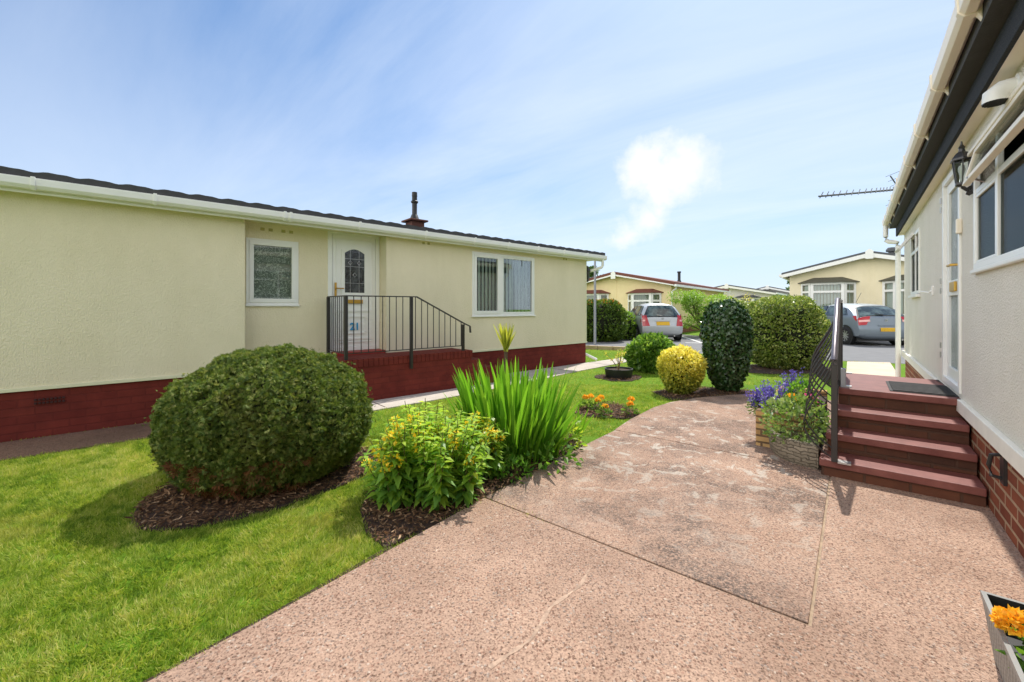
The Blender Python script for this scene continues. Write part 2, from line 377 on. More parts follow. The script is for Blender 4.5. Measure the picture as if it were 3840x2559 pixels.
# leaf templates: quads, x = along leaf, y = across, z = leaf normal
def t_leaf(w=.5,fold=.12,droop=.15):
    v=np.array([(0,0,0),(.42,-w/2,fold),(1,0,-droop),(.42,w/2,fold)]); return v,np.array([(0,1,2,3)])
def t_fan(n=5,spread=70,w=.2):
    vs=[];fs=[]
    for i in range(n):
        a=R(-spread+2*spread*i/(n-1)); l=1-.35*abs(i-(n-1)/2)/((n-1)/2)
        ca,sa=math.cos(a),math.sin(a)
        for x,y,z in ((.05,0,0),(.5,-w/2,.05),(l,0,-.08),(.5,w/2,.05)): vs.append((x*ca-y*sa,x*sa+y*ca,z+.02*(i%2)))
        fs.append(tuple(range(i*4,i*4+4)))
    return np.array(vs),np.array(fs)
def t_blade(w=.06,bend=.3):
    v=np.array([(0,-w/2,0),(0,w/2,0),(.5,w/2*.9,bend*.25),(.5,-w/2*.9,bend*.25),(1,w*.08,bend),(1,-w*.08,bend)]); return v,np.array([(0,1,2,3),(3,2,4,5)])
def scatter(name,tmpl,P,X,size,mat,parent=None,rng=None,tilt=.5,Nrm=None,lv=None,smooth=False):
    tv,tf=tmpl; n=len(P); rng=rng or np.random.default_rng(1)
    X=nrm(nrm(X)+rng.normal(0,tilt,(n,3)))
    ref=Nrm if Nrm is not None else rng.normal(0,1,(n,3))
    Z=nrm(ref-(ref*X).sum(1,keepdims=True)*X); Y=np.cross(Z,X)
    s=(size if np.ndim(size) else np.full(n,size))[:,None,None]
    co=P[:,None,:]+s*(tv[None,:,0:1]*X[:,None,:]+tv[None,:,1:2]*Y[:,None,:]+tv[None,:,2:3]*Z[:,None,:])
    f=(tf[None]+(np.arange(n)*len(tv))[:,None,None]).reshape(-1,tf.shape[1])
    if lv is None: lv=rng.beta(2,2,n)
    return npmesh(name,co.reshape(-1,3),f,np.repeat(lv,len(tv)),mat,parent,smooth)
def lump(d,seed,amp,freq=2.):
    r=np.random.default_rng(seed); o=np.zeros(len(d))
    for i in range(7):
        k=nrm(r.normal(0,1,(1,3)))[0]*freq*(1+.5*i); o+=np.sin(d@k*2+r.uniform(0,6.3))/(1+.5*i)
    return amp*o/2.2
def shell_pts(n,c,r,rng,seed=0,amp=.06,freq=2.,inner=.86,power=2.,zmin=0.01,sq=1.,top_flat=0):
    d=nrm(rng.normal(0,1,(n,3)))
    if sq!=1:
        d2=np.sign(d)*np.abs(d)**sq; d2=d2/np.max(np.abs(d2),axis=1,keepdims=True)*np.max(np.abs(d),axis=1,keepdims=True); d2=np.where(np.abs(d2)>0,d2,0)
        shape=np.sign(d)*np.abs(d)**sq
    else: shape=d
    rad=(inner+(1-inner)*rng.random(n)**(1/power))*(1+lump(d,seed,amp,freq))
    rad*=1+np.where(rng.random(n)<.015,rng.random(n)*.09,0)
    P=np.array(c)+shape*rad[:,None]*np.array(r); N=nrm(d/np.array(r))
    k=P[:,2]>zmin
    return P[k],N[k]
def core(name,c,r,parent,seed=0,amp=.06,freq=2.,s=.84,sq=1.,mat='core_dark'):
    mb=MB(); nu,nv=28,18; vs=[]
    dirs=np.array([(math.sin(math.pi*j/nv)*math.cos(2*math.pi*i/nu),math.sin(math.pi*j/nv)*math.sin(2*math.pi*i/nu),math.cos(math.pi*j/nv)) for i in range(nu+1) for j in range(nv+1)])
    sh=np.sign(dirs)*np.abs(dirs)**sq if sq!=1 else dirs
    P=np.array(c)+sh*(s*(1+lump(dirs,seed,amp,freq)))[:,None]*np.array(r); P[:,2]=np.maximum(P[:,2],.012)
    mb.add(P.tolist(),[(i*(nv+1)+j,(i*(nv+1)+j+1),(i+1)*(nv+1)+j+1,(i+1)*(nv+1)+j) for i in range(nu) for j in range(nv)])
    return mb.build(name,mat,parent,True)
# ------------------------------------------------------------------ frames
OA=(3.101,2.725); dA=(.6332,.7740); nA=(-.7740,.6332); angA=math.atan2(dA[1],dA[0])
OB=(-5.005,4.084); dB=(.7520,.6592); angB=math.atan2(dB[1],dB[0])
def Aw(a,p,z=0.): return (OA[0]+a*dA[0]+p*nA[0],OA[1]+a*dA[1]+p*nA[1],z)
def Bw(s,off,z=0.): return (OB[0]+s*dB[0]+off*dB[1],OB[1]+s*dB[1]-off*dB[0],z)
# ------------------------------------------------------------------ ground
def sheet(name,poly,z0,z1,mat,kind='structure',bevel=0):
    mb=MB().prism([(p[0],p[1]) for p in poly],'z',z0,z1); o=mb.build(name,mat,bevel=bevel); o['kind']=kind; return o
def Apoly(*ap): return [Aw(a,p)[:2] for a,p in ap]
def Bpoly(*ap): return [Bw(a,p)[:2] for a,p in ap]
mb=MB(); mb.add([(-300,-300,0),(300,-300,0),(300,300,0),(-300,300,0)],[(0,1,2,3)]); struct(mb.build('lawn','lawn'))
TOP=.022; g=.006
edge=[(-1.957+g,2.65),(-.555,2.665),(.1-.004,2.655)]
edge2=[(.1+.006,2.665),(.62,2.71),(1.36,2.715),(1.81,2.65),(2.33,2.45),(2.88,2.11),(3.28,1.765),(3.36,1.3),(3.36,.815+g)]
near_path=Apoly((-8,-.05),(3.36,-.05),(3.36,.815-g),(-1.957-g,.815-g),(-1.957-g,2.648),(-3.3,2.60),(-5.5,2.55),(-8,2.5))
mid_path=Apoly((-1.957+g,.815+g),(.1-.004,.815+g),*reversed(edge))
far_path=Apoly((.1+.006,.815+g),(3.36,.815+g),*list(reversed(edge2))[1:])
sheet('path',near_path,-.1,TOP,'pebble',bevel=.004); sheet('path',mid_path,-.1,TOP,'pebble_stain',bevel=.004)
sheet('path',far_path,-.1,TOP+.001,'pebble_stain',bevel=.004)
sheet('path_joint',Apoly((-2.2,-.04),(3.3,-.04),(3.3,1.72),(2.8,2.02),(1.3,2.6),(-2.2,2.6)),-.09,TOP-.007,'joint')
# cracked patch line in the near slab
mb=MB(); rr=random.Random(4); pts=[(-2.2,1.70),(-2.35,1.67),(-2.55,1.70),(-2.75,1.66),(-2.95,1.70)]
pl=[];pr=[]
for i in range(40):
    t=i/39*4; k=min(int(t),3); f=t-k; a=pts[k][0]*(1-f)+pts[k+1][0]*f; p=pts[k][1]*(1-f)+pts[k+1][1]*f
    w=.003+.008*rr.random(); pl.append(Aw(a,p-w)[:2]); pr.append(Aw(a,p+w)[:2])
struct(MB().prism(pl+pr[::-1],'z',TOP-.01,TOP+.0015).build('path_repair','repair'))
B_strip=Bpoly((-6,0),(3.05,0),(3.05,.745),(-6,.745)); sheet('side_path',B_strip,-.1,.014,'pebble_brown')
gpath=[]
grey=Bpoly((3.07,0),(10.0,0),(11.4,-.1),(11.4,.5),(10.2,.52),(7.6,.76),(6.2,.98),(4.4,1.14),(3.07,1.17))
sheet('side_path',grey,-.1,.016,'grey_conc')
mb=MB()
for s in (3.45,4.9,6.3,7.7,9.1):
    mb.box(s,s+.012,-1.1 if s<4.5 else -.74,-.02,.0165,.0185)
o=mb.build('path_joint','soil'); o.location=(OB[0],OB[1],0); o.rotation_euler=(0,0,angB); struct(o)
# road, parking, far pavement
def E(a,p): return Aw(a,p)[:2]
road=[(-2,16.0),(2.45,13.55),(3.83,13.05),(8.29,10.43),(9.05,10.05),(16,6.4),(40,-4),(44,0),(20,13.2),(9.6,18.2),(8.4,21),(5.2,20.6),(4.6,17.3),(1.8,15.9),(-2,19.5)]
sheet('road',road,-.1,.006,'asphalt')
sheet('driveway',[(9.7,18.1),(20,13.0),(26,20),(14,26)],-.1,.0055,'asphalt')
sheet('far_pavement',Apoly((3.37,.78),(9.05,.80),(9.45,.0),(3.37,-.0)),-.1,.02,'beige_conc')
def strip(x0,y0,x1,y1,w,z,name,mat):
    d=Vector((x1-x0,y1-y0)).normalized(); n=Vector((-d.y,d.x))*w/2
    return struct(MB().prism([(x0-n.x,y0-n.y),(x1-n.x,y1-n.y),(x1+n.x,y1+n.y),(x0+n.x,y0+n.y)],'z',z-.004,z).build(name,mat))
strip(8.05,20.2,7.15,15.6,.10,.0105,'road_marking','paint_white'); strip(7.2,15.75,6.6,15.9,.10,.0105,'road_marking','paint_white')
strip(13.6,17.5,13.0,14.6,.12,.0105,'road_marking','paint_white')
mb=MB(); 
for i in range(5):
    f0,f1=i/5,(i+1)/5-.01
    ax,ay,bx,by=2.3,13.60,4.5,12.62
    x0,y0,x1,y1=ax+(bx-ax)*f0,ay+(by-ay)*f0,ax+(bx-ax)*f1,ay+(by-ay)*f1
    mb.prism([(x0,y0-.12),(x1,y1-.12),(x1,y1+.05),(x0,y0+.05)],'z',-.02,.12)
struct(mb.build('kerb','kerb',bevel=.008))
# mulch beds
MUL={}
def blobpoly(c,rx,ry,rot,n=26,seed=0,j=.10):
    r=random.Random(seed); out=[]
    for i in range(n):
        t=2*math.pi*i/n; k=1+j*math.sin(3*t+seed)+j*.6*r.uniform(-1,1)
        x,y=rx*k*math.cos(t),ry*k*math.sin(t); out.append((c[0]+x*math.cos(rot)-y*math.sin(rot),c[1]+x*math.sin(rot)+y*math.cos(rot)))
    return out
mulch=[('mulch_bed',blobpoly((-1.84,3.22),.84,.56,R(42),seed=2,j=.05),2600),
 ('mulch_bed',[(-1.02,3.05),(-1.0,2.75),(-.86,2.46),(-.70,2.30),(-.56,2.42),(-.185,2.885),(.245,3.432),(.70,4.02),(.62,4.30),(.30,4.35),(-.2,4.1),(-.75,3.7)],2600),
 ('mulch_bed',blobpoly((1.22,5.34),.40,.36,.4,seed=5),700),
 ('mulch_bed',blobpoly((2.03,7.95),.46,.38,.2,seed=7),350),
 ('mulch_bed',[(2.2,6.6),(2.3,6.0),(2.68,6.07),(3.30,6.28),(3.72,6.38),(3.85,6.6),(3.5,6.95),(2.7,6.85)],900),
 ('mulch_bed',[(4.3,8.75),(5.2,8.35),(6.6,8.5),(7.2,9.1),(6.4,9.9),(4.6,9.6)],500)]
LAB=['dark bark mulch circle under the round conifer bush','dark bark mulch strip between the loosestrife and the pink path','bark mulch oval with orange marigolds in the lawn','bark mulch ring round the black bowl pot','bark mulch under the golden ball and dark ivy bush','dark mulch under the big rounded hedge']
rng=np.random.default_rng(11)
for i,(nm,poly,n) in enumerate(mulch):
    cx=sum(p[0] for p in poly)/len(poly); cy=sum(p[1] for p in poly)/len(poly)
    a=np.array(poly); P=np.stack([rng.uniform(a[:,0].min(),a[:,0].max(),n*6),rng.uniform(a[:,1].min(),a[:,1].max(),n*6),np.full(n*6,.022)],1)
    P=P[inpoly(P[:,0],P[:,1],poly)][:int(n*2.6)]
    o=MB().prism(poly,'z',-.05,.012).build('mulch_ground','soil'); struct(o)
    X=rng.normal(0,1,P.shape); X[:,2]*=.15
    P[:,2]+=rng.random(len(P))*.02
    o=scatter(nm,t_blade(.28,.06),P,X,rng.uniform(.012,.045,len(P)),'chips',None,rng,.1,np.tile((0,0,1.),(len(P),1))+rng.normal(0,.35,P.shape),rng.beta(1.3,2.6,len(P)))
    tag(o,LAB[i],'mulch',kind='stuff')
# soil lip where the lawn was cut along the path
sheet('soil_edge',Apoly((-8,2.49),(-5.5,2.54),(-3.3,2.59),(-2.7,2.64),(-2.7,2.675),(-3.3,2.63),(-5.5,2.585),(-8,2.54)),-.05,.009,'soil')
# grass blades
EXC=[near_path,mid_path,far_path,B_strip,grey]+[m[1] for m in mulch]
def vn(x,y,sc_,seed):
    g=np.random.default_rng(seed).random((128,128)); u,v=x*sc_+500,y*sc_+500; i,j=np.floor(u).astype(int),np.floor(v).astype(int); f,h=u-i,v-j; f=f*f*(3-2*f);h=h*h*(3-2*h)
    a=g[i%128,j%128];b=g[(i+1)%128,j%128];c=g[i%128,(j+1)%128];d=g[(i+1)%128,(j+1)%128]
    return (a*(1-f)+b*f)*(1-h)+(c*(1-f)+d*f)*h
def grass(n,box,size,w,rng):
    x0,x1,y0,y1=box; x=rng.uniform(x0,x1,n);y=rng.uniform(y0,y1,n)
    k=np.abs(x)<y*1.26+1.0; x,y=x[k],y[k]
    bad=np.zeros(len(x),bool)
    for p in EXC:
        jx=x+rng.normal(0,.028,len(x)); jy=y+rng.normal(0,.028,len(x)); bad|=inpoly(jx,jy,p)
    lx=(x-OA[0])*dA[0]+(y-OA[1])*dA[1]; lp=(x-OA[0])*nA[0]+(y-OA[1])*nA[1]
    bad|=(lp<.95)&(lx<9)
    bx=(x-OB[0])*dB[0]+(y-OB[1])*dB[1]; bo=(x-OB[0])*dB[1]-(y-OB[1])*dB[0]
    bad|=(bo<.0)&(bx<9.1)
    bad|=inpoly(x,y,road); bad|=rng.random(len(x))>(.35+1.1*vn(x,y,17,5))
    x,y=x[~bad],y[~bad]; n=len(x); P=np.stack([x,y,np.zeros(n)],1)
    lx_=.55*np.sin(x*9+2*np.sin(y*5))+.3*np.sin(x*31+y*17); ly_=.55*np.sin(y*8+2*np.sin(x*6+1))+.3*np.sin(y*29-x*13); X=np.stack([lx_,ly_,np.full(n,1.)],1); patch=.45*vn(x,y,2.2,1)+.55*vn(x,y,13,2); fine=vn(x,y,26,3)
    sz=size*rng.uniform(.5,1.15,n)*(.8+.35*patch)
    return P,X,sz,np.clip(-.12+.75*patch+.45*fine+rng.normal(0,.2,n),0,1)
rng=np.random.default_rng(3)
G1=[grass(700000,(-5.0,.2,.5,4.3),.031,.08,rng),grass(170000,(-5.5,3.2,4.3,7.2),.036,.1,rng),grass(100000,(-3,9,7.2,13.2),.04,.1,rng)]
P=np.concatenate([a[0] for a in G1]);X=np.concatenate([a[1] for a in G1]);S=np.concatenate([a[2] for a in G1]);V=np.concatenate([a[3] for a in G1])
o=scatter('grass',t_blade(.11,.28),P,X,S,'grass',None,rng,.5,None,V); tag(o,'short sunlit green lawn grass left of the pink path','grass',kind='stuff')
# ------------------------------------------------------------------ house helpers
def wall_panel(mb,x0,x1,z0,z1,y,th,ops,sgn):
    """front face at y facing sgn along y, openings with reveals going inwards by th"""
    xs=sorted({x0,x1,*[o[0] for o in ops],*[o[1] for o in ops]}); zs=sorted({z0,z1,*[o[2] for o in ops],*[o[3] for o in ops]})
    for i in range(len(xs)-1):
        for j in range(len(zs)-1):
            a,b,c,d=xs[i],xs[i+1],zs[j],zs[j+1]
            if any(o[0]<=a and b<=o[1] and o[2]<=c and d<=o[3] for o in ops): continue
            q=[(a,y,c),(b,y,c),(b,y,d),(a,y,d)]
            mb.add(q,[(0,1,2,3) if sgn<0 else (3,2,1,0)])
    yi=y-sgn*th
    for a,b,c,d in ops:
        mb.add([(a,y,c),(b,y,c),(b,y,d),(a,y,d),(a,yi,c),(b,yi,c),(b,yi,d),(a,yi,d)],[(0,1,5,4),(1,2,6,5),(2,3,7,6),(3,0,4,7)])
def frame(mb,x0,x1,z0,z1,y0,y1,w):
    mb.box(x0,x1,y0,y1,z0,z0+w); mb.box(x0,x1,y0,y1,z1-w,z1)
    mb.box(x0,x0+w,y0,y1,z0+w,z1-w); mb.box(x1-w,x1,y0,y1,z0+w,z1-w)
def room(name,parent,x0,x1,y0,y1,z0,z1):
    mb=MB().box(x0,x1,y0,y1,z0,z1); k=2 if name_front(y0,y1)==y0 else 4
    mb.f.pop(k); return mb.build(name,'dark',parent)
def name_front(y0,y1): return y0 if abs(y0)<abs(y1) else y1
def gable_roof(parent,x0,x1,y0,y1,ze,zr,xm,th,ov,mat,name='roof'):
    mb=MB(); 
    k=(zr-ze)/(xm-x0); k2=(zr-ze)/(x1-xm)
    poly=[(x0-ov,ze-k*ov),(xm,zr),(x1+ov,ze-k2*ov),(x1+ov,ze-k2*ov+th),(xm,zr+th),(x0-ov,ze-k*ov+th)]
    return mb.prism(poly,'y',y0,y1).build(name,mat,parent)
# ------------------------------------------------------------------ HOUSE A (white, right)
hA=thing('mobile_home','white pebble-dashed park home with red brick base and dark eaves on the right','park home',(OA[0],OA[1],0),angA)
XA0=-7.0; XA1=5.8
dO=(.86,1.68,.63,2.53); kO=(-2.2,.30,1.585,2.41); sO=(3.55,4.55,1.50,2.385)
mb=MB(); wall_panel(mb,XA0,XA1,.5,2.62,0,.09,[dO,kO,sO],1)
mb.add([(XA1,0,.5),(XA1,-6,.5),(XA1,-6,2.62),(XA1,0,2.62)],[(0,1,2,3)]); mb.add([(XA0,0,.5),(XA0,-6,.5),(XA0,-6,2.62),(XA0,0,2.62)],[(3,2,1,0)])
mb.add([(XA1,-3,3.25),(XA1,0,2.62),(XA1,-6,2.62)],[(0,1,2)])
mb.build('wall','white_dash',hA)
MB().box(XA0,XA1-.02,-6,-.012,-.05,.5).build('plinth','brick_red',hA)
mb=MB(); mb.box(XA0,dO[0]-.03,0.,.035,.5,.6); mb.box(dO[1]+.03,XA1+.03,0.,.035,.5,.6); mb.box(dO[0]-.03,dO[1]+.03,0.,.02,.5,.6); mb.box(XA1,XA1+.03,-6,0,.5,.6); mb.build('plinth_trim','white_trim',hA,bevel=.006)
MB().box(XA0,XA1+.12,-.02,.078,2.60,2.618).build('soffit','soffit_cream',hA)
MB().box(XA0,XA1+.15,.075,.10,2.592,2.735).build('fascia','slate_fascia',hA,bevel=.004)
mb=MB(); mb.box(XA0,XA1+.16,.078,.183,2.74,2.875)
poly=[(.27,2.90),(-3.0,3.36),(-3.0,3.40),(.27,2.955)]
mb.prism([(y,z) for y,z in [(.18,2.895),(-3.0,3.36),(-3.0,3.42),(.18,2.955)]],'x',XA0,XA1+.2)
mb.prism([(y,z) for y,z in [(-6.2,2.895),(-3.0,3.36),(-3.0,3.42),(-6.2,2.955)]],'x',XA0,XA1+.2)
mb.build('roof','dark_tile',hA)
# gutter: trough profile swept along a
prof=[(.187,2.90),(.188,2.815),(.205,2.795),(.245,2.795),(.265,2.82),(.268,2.905),(.257,2.905),(.253,2.835),(.240,2.81),(.21,2.81),(.199,2.825),(.197,2.90)]
gA=MB().prism(prof,'x',XA0,6.05).build('gutter','cream_pvc',hA,bevel=.003)
mb=MB()
for a in (-1.95,-1.0,-.06,.92,1.88,2.85,3.8,4.75,5.5,6.03):
    pr=[(.184,2.90),(.184,2.755),(.192,2.77),(.202,2.787),(.248,2.788),(.272,2.817),(.276,2.914),(.25,2.914),(.245,2.88),(.19,2.88)]
    o=MB().prism(pr,'x',a-.02,a+.02).build('bracket','cream_pvc',gA,bevel=.003)
MB().tube([(6.05,.205,2.82),(6.09,.205,2.80),(6.10,.205,2.77)],.03,10).build('end_cap','cream_pvc',gA,True)
MB().tube([(5.93,.235,2.80),(5.93,.235,2.60),(5.93,.225,2.535),(5.925,.19,2.505),(5.90,.115,2.49),(5.89,.082,2.47),(5.885,.074,2.42),(5.88,.074,.03)],.037,14).build('downpipe','white_pvc',hA,True)
# door
dr=MB().box(dO[0]+.045,dO[1]-.045,-.06,-.02,dO[2]+.04,dO[3]-.045)
dfr=MB(); frame(dfr,dO[0]-.01,dO[1]+.01,dO[2],dO[3]+.01,-.08,.014,.055)
dfr.build('door_frame','white_pvc',hA,bevel=.004)
dr=MB(); x0,x1,z0,z1=dO[0]+.046,dO[1]-.046,dO[2]+.056,dO[3]-.046
dr.box(x0,x0+.09,-.055,-.012,z0,z1); dr.box(x1-.09,x1,-.055,-.012,z0,z1)
for a,b in ((z0,z0+.1),(1.44,1.58),(z1-.09,z1)): dr.box(x0+.09,x1-.09,-.055,-.012,a,b)
dA_=dr.build('door','white_pvc',hA,bevel=.004); dA_['label']='white half-glazed side door with frosted panes'
MB().box(x0+.09,x1-.09,-.04,-.03,z0+.1,1.44).build('pane','frosted',dA_)
MB().box(x0+.09,x1-.09,-.04,-.03,1.58,z1-.09).build('pane','frosted',dA_)
mb=MB().box(x0+.03,x0+.07,-.012,-.002,1.50,1.78); mb.tube([(x0+.05,-.002,1.69),(x0+.05,.045,1.69),(x0+.17,.05,1.69)],.011,8); mb.build('handle','brass',dA_)
MB().box(x0+.22,x0+.46,-.012,.006,1.475,1.56).build('letterbox','brass',dA_,bevel=.004)
for z in (.85,1.47,2.25):
    for d in (0,.09): MB().tube([(dO[1]+.02,.018,z+d),(dO[1]+.02,.018,z+d+.055)],.011,8).build('hinge','steel',dA_)
MB().box(dO[0]-.055,dO[0]-.015,.0,.035,1.93,2.05).build('door_stay','cream_pvc',hA,bevel=.008)
# kitchen window
mb=MB(); frame(mb,kO[0],kO[1],kO[2]+.015,kO[3],-.012,.018,.038); mb.box(-.33,-.28,-.012,.016,kO[2]+.053,kO[3]-.038); mb.box(kO[0]+.045,kO[1]-.045,-.012,.014,2.12,2.16); mb.box(-1.3,-1.25,-.012,.016,kO[2]+.053,kO[3]-.038)
kw=mb.build('window','white_pvc',hA,bevel=.004)
MB().box(kO[0]-.03,kO[1]+.03,.0,.03,kO[2]-.015,kO[2]+.014).build('sill','white_pvc',kw,bevel=.006)
mb=MB(); frame(mb,-.28,.262,1.638,2.12,-.01,.013,.022); mb.build('sash','white_pvc',kw,bevel=.004)
MB().box(-.258,.24,-.004,.002,1.66,2.098).build('pane','dark_glass',kw); MB().box(-1.25,-.33,-.004,.002,1.638,2.12).build('pane','dark_glass',kw); MB().box(-2.15,-1.3,-.004,.002,1.638,2.36).build('pane','dark_glass',kw)
# top-hung sash pushed open
sash=MB(); frame(sash,-1.22,.13,-.25,0,-.018,.018,.04); so=sash.build('open_sash','cream_pvc',kw,bevel=.004); so.location=(0,.02,2.41); so.rotation_euler=(R(14),0,0)
pn=MB().box(-1.18,.09,-.004,.004,-.21,-.04).build('sash_pane','glass',so)
MB().box(-1.25,.32,.0,.045,2.412,2.44).build('drip_rail','cream_pvc',kw,bevel=.005)
MB().tube([(-.02,.01,2.15),(-.05,.10,2.19)],.007,6).build('stay','steel',kw)
room('room_lining',hA,-2.4,.5,-2.5,-.095,1.0,2.5)
mb=MB()
for i in range(9):
    x=-1.35+i*.05; mb.box(x,x+.05,-.16-.012*(i%2),-.155-.012*(i%2),1.95,2.4)
mb.build('curtain','red_cloth',hA); 
# small window
mb=MB(); frame(mb,sO[0],sO[1],sO[2]+.02,sO[3],-.012,.016,.045); mb.box(3.98,4.03,-.012,.014,sO[2]+.065,sO[3]-.045); mb.box(sO[0]+.045,sO[1]-.045,-.012,.012,2.10,2.145)
sw=mb.build('window','white_pvc',hA,bevel=.004); MB().box(sO[0]-.03,sO[1]+.03,.0,.045,sO[2]-.025,sO[2]+.012).build('sill','white_pvc',sw,bevel=.005)
MB().box(sO[0]+.045,sO[1]-.045,-.004,.002,sO[2]+.065,2.10).build('pane','dark_glass',sw)
sash=MB(); frame(sash,4.0,sO[1]-.01,-.26,0,-.018,.018,.04); so=sash.build('open_sash','white_pvc',sw,bevel=.004); so.location=(0,.03,2.375); so.rotation_euler=(R(36),0,0)
MB().box(4.04,sO[1]-.05,-.004,.004,-.22,-.04).build('sash_pane','glass',so)
room('room_lining',hA,3.2,4.9,-2.5,-.095,1.0,2.5)
room('room_lining',hA,.7,1.9,-2.5,-.095,.6,2.56)
# flue cowl
CA,CZ,CP=-.68,2.495,.080
cw=MB(); cw.lathe([(.0,0.),(.07,0.),(.07,.012),(.052,.016),(.052,.05)],20,(CA,0,CZ),'y')
cw.tube([(CA,.02,CZ),(CA,.055,CZ-.004),(CA,.078,CZ-.022),(CA,CP,CZ-.06)],[.052,.056,.058,.055],20,caps=False)
cwl=cw.build('flue_cowl','white_pvc',hA,True)
mb=MB()
for i in range(-4,5):
    w=math.sqrt(max(0,.053**2-(i*.0115)**2)); mb.box(CA+i*.0115-.0015,CA+i*.0115+.0015,CP-w,CP+w,CZ-.064,CZ-.061); mb.box(CA-w,CA+w,CP+i*.0115-.0015,CP+i*.0115+.0015,CZ-.060,CZ-.057)
mb.build('grille','black_metal',cwl); MB().lathe([(0,0),(.053,0)],18,(CA,CP,CZ-.045)).build('flue_mouth','dark',cwl)
MB().tube([(2.40,0,1.52),(2.40,.02,1.52),(2.40,.03,1.50),(2.55,.10,1.52)],.008,6).build('line_hook','white_pvc',hA); 
MB().box(2.38,2.42,0,.015,1.47,1.57).build('hook_plate','white_pvc',hA)
# cabinet pull style handle on the brick base
mb=MB().box(-.40,-.32,-.012,.004,.30,.50); mb.tube([(-.36,.004,.47),(-.36,.045,.46),(-.36,.055,.40),(-.36,.045,.34),(-.36,.004,.33)],.011,8); mb.build('base_handle','black_metal',hA)
# ------------------------------------------------------------------ steps of house A
st=thing('brick_steps','brown brick doorsteps with red-brown painted treads against the white home','steps',Aw(0,0),angA)
W0=.885; RS=.15; TR=.26
mb=MB()
for i in range(4):
    zb=-.02
    mb.box(.012+i*TR,1.93,.004,W0-.03*i-.012,zb if i==0 else i*RS,(i+1)*RS-.055)
mb.build('brick_base','brick_step',st)
for i in range(4):
    x1=(i+1)*TR+.0115 if i<3 else 1.95
    MB().box(-.008+i*TR,x1,.003,W0-.03*i,(i+1)*RS-.055,(i+1)*RS).build('tread','tread',st,bevel=.006)
mt=MB().box(0,.62,0,.42,0,.006)
for i in range(9): mt.box(.02+i*.066,.056+i*.066,.02,.40,.006,.014)
o=mt.build('doormat','mat_rubber'); o.location=Aw(.86,.01,.6); o.rotation_euler=(0,0,angA); tag(o,'black ribbed rubber doormat on the top step','doormat')
# ------------------------------------------------------------------ belly railing of house A
ra=thing('step_railing','dark metal belly railing with flat handrail on the brown brick steps','railing',Aw(0,.79,0),angA)
rz=lambda a: .955+min(a,.86)/.86*.445
MB().tube([(-.03,0,.905),(-.045,0,.935),(-.02,0,.955),(.84,0,1.392),(.90,0,1.405),(1.92,0,1.405)],.022,14).build('handrail','rail_metal',ra,True)
for a,z0 in ((-.02,RS),(.88,4*RS),(1.90,4*RS)):
    MB().box(a-.02,a+.02,-.02,.02,z0,rz(max(a,0))-.012).build('post','black_metal',ra,bevel=.003)
    MB().box(a-.035,a+.035,-.10,-.02,z0,z0+.012).build('base_plate','steel',ra)
MB().box(.83,.90,-.06,-.021,4*RS-.02,4*RS+.17).build('bracket','grey_pole',ra,bevel=.004)
def bz(a): return .10+min(max(a,0),.88)/.88*.44
MB().tube([(-.02,.0,.19),(.80,0,.63),(.88,0,.66),(1.90,0,.66)],.01,6).build('bottom_rail','black_metal',ra)
n=0
for i in range(19):
    a=.07+i*.1
    if abs(a-.88)<.03: a+=.04
    zt,zb=rz(a)-.01,bz(a); h=zt-zb
    pts=[]
    for k in range(15):
        t=k/14
        zz=zt-h*t*1.0
        bul=.20*math.sin(math.pi*min(1,max(0,(t-.05)/.95))**1.6)
        pts.append((a,bul,zz-.03*math.sin(math.pi*t)))
    pts.append((a,0.0,zb+.06))
    MB().tube(pts,.0062,6).build('baluster','black_metal',ra,True)
# ------------------------------------------------------------------ lantern
ln=thing('wall_lantern','black coach lantern on the white wall between door and open window','wall lamp',Aw(.40,0,2.235),angA); ln.scale=(.8,.72,1.12)
mb=MB().box(-.035,.035,0,.015,-.05,.16); mb.tube([(0,.01,-.02),(0,.05,-.035),(0,.085,-.01)],.014,8); mb.tube([(0,.012,-.05),(0,.03,-.06),(0,.05,-.05)],.018,8); mb.build('backplate','black_metal',ln,True)
mb=MB()
for i in range(6):
    t=math.pi/3*i; mb.tube([(.042*math.cos(t),.085+.042*math.sin(t),.01),(.07*math.cos(t),.085+.07*math.sin(t),.16)],.006,5)
mb.lathe([(.0,-.012),(.03,-.012),(.05,.0),(.05,.014),(.0,.014)],6,(0,.085,0)); mb.lathe([(.075,.155),(.09,.158),(.085,.172),(.05,.205),(.03,.215),(.022,.235),(.028,.245),(.012,.262),(.006,.285),(.0,.29)],6,(0,.085,0))
mb.build('frame','black_metal',ln)
MB().lathe([(.041,.015),(.068,.155)],6,(0,.085,0)).build('glass','lamp_glass',ln)
MB().lathe([(0,.02),(.012,.03),(.014,.06),(.026,.09),(.028,.105),(.02,.125),(.0,.132)],12,(0,.085,0)).build('bulb','white_pvc',ln,True)
# ------------------------------------------------------------------ aerial on house A roof
ae=thing('tv_aerial','long grey television aerial on a mast behind the right-hand eaves','aerial',(7.0,7.75,2.9),0)
def AE(x,y,z): return (x-7.0,y-7.75,z-2.9)
b0=Vector(AE(5.80,7.9,3.44)); b1=Vector(AE(7.35,7.9,3.575)); d=(b1-b0).normalized()
MB().tube([b0,b1],.018,6).build('boom','aerial_grey',ae)
mb=MB(); side=Vector((.25,.9,-.15)).normalized()
for i in range(15):
    f=[.03,.10,.17,.25,.33,.41,.49,.57,.64,.70,.75,.79,.83,.87,.91][i]; p=b0+(b1-b0)*f; hl=.10+.012*i
    mb.tube([p-side*hl*.3+Vector((-.04,0,-.05)),p+Vector((0,0,.012)),p+side*hl*.3+Vector((.05,0,.09))],.008,5)
mb.build('element','aerial_grey',ae)
mb=MB(); c=b0+(b1-b0)*.95
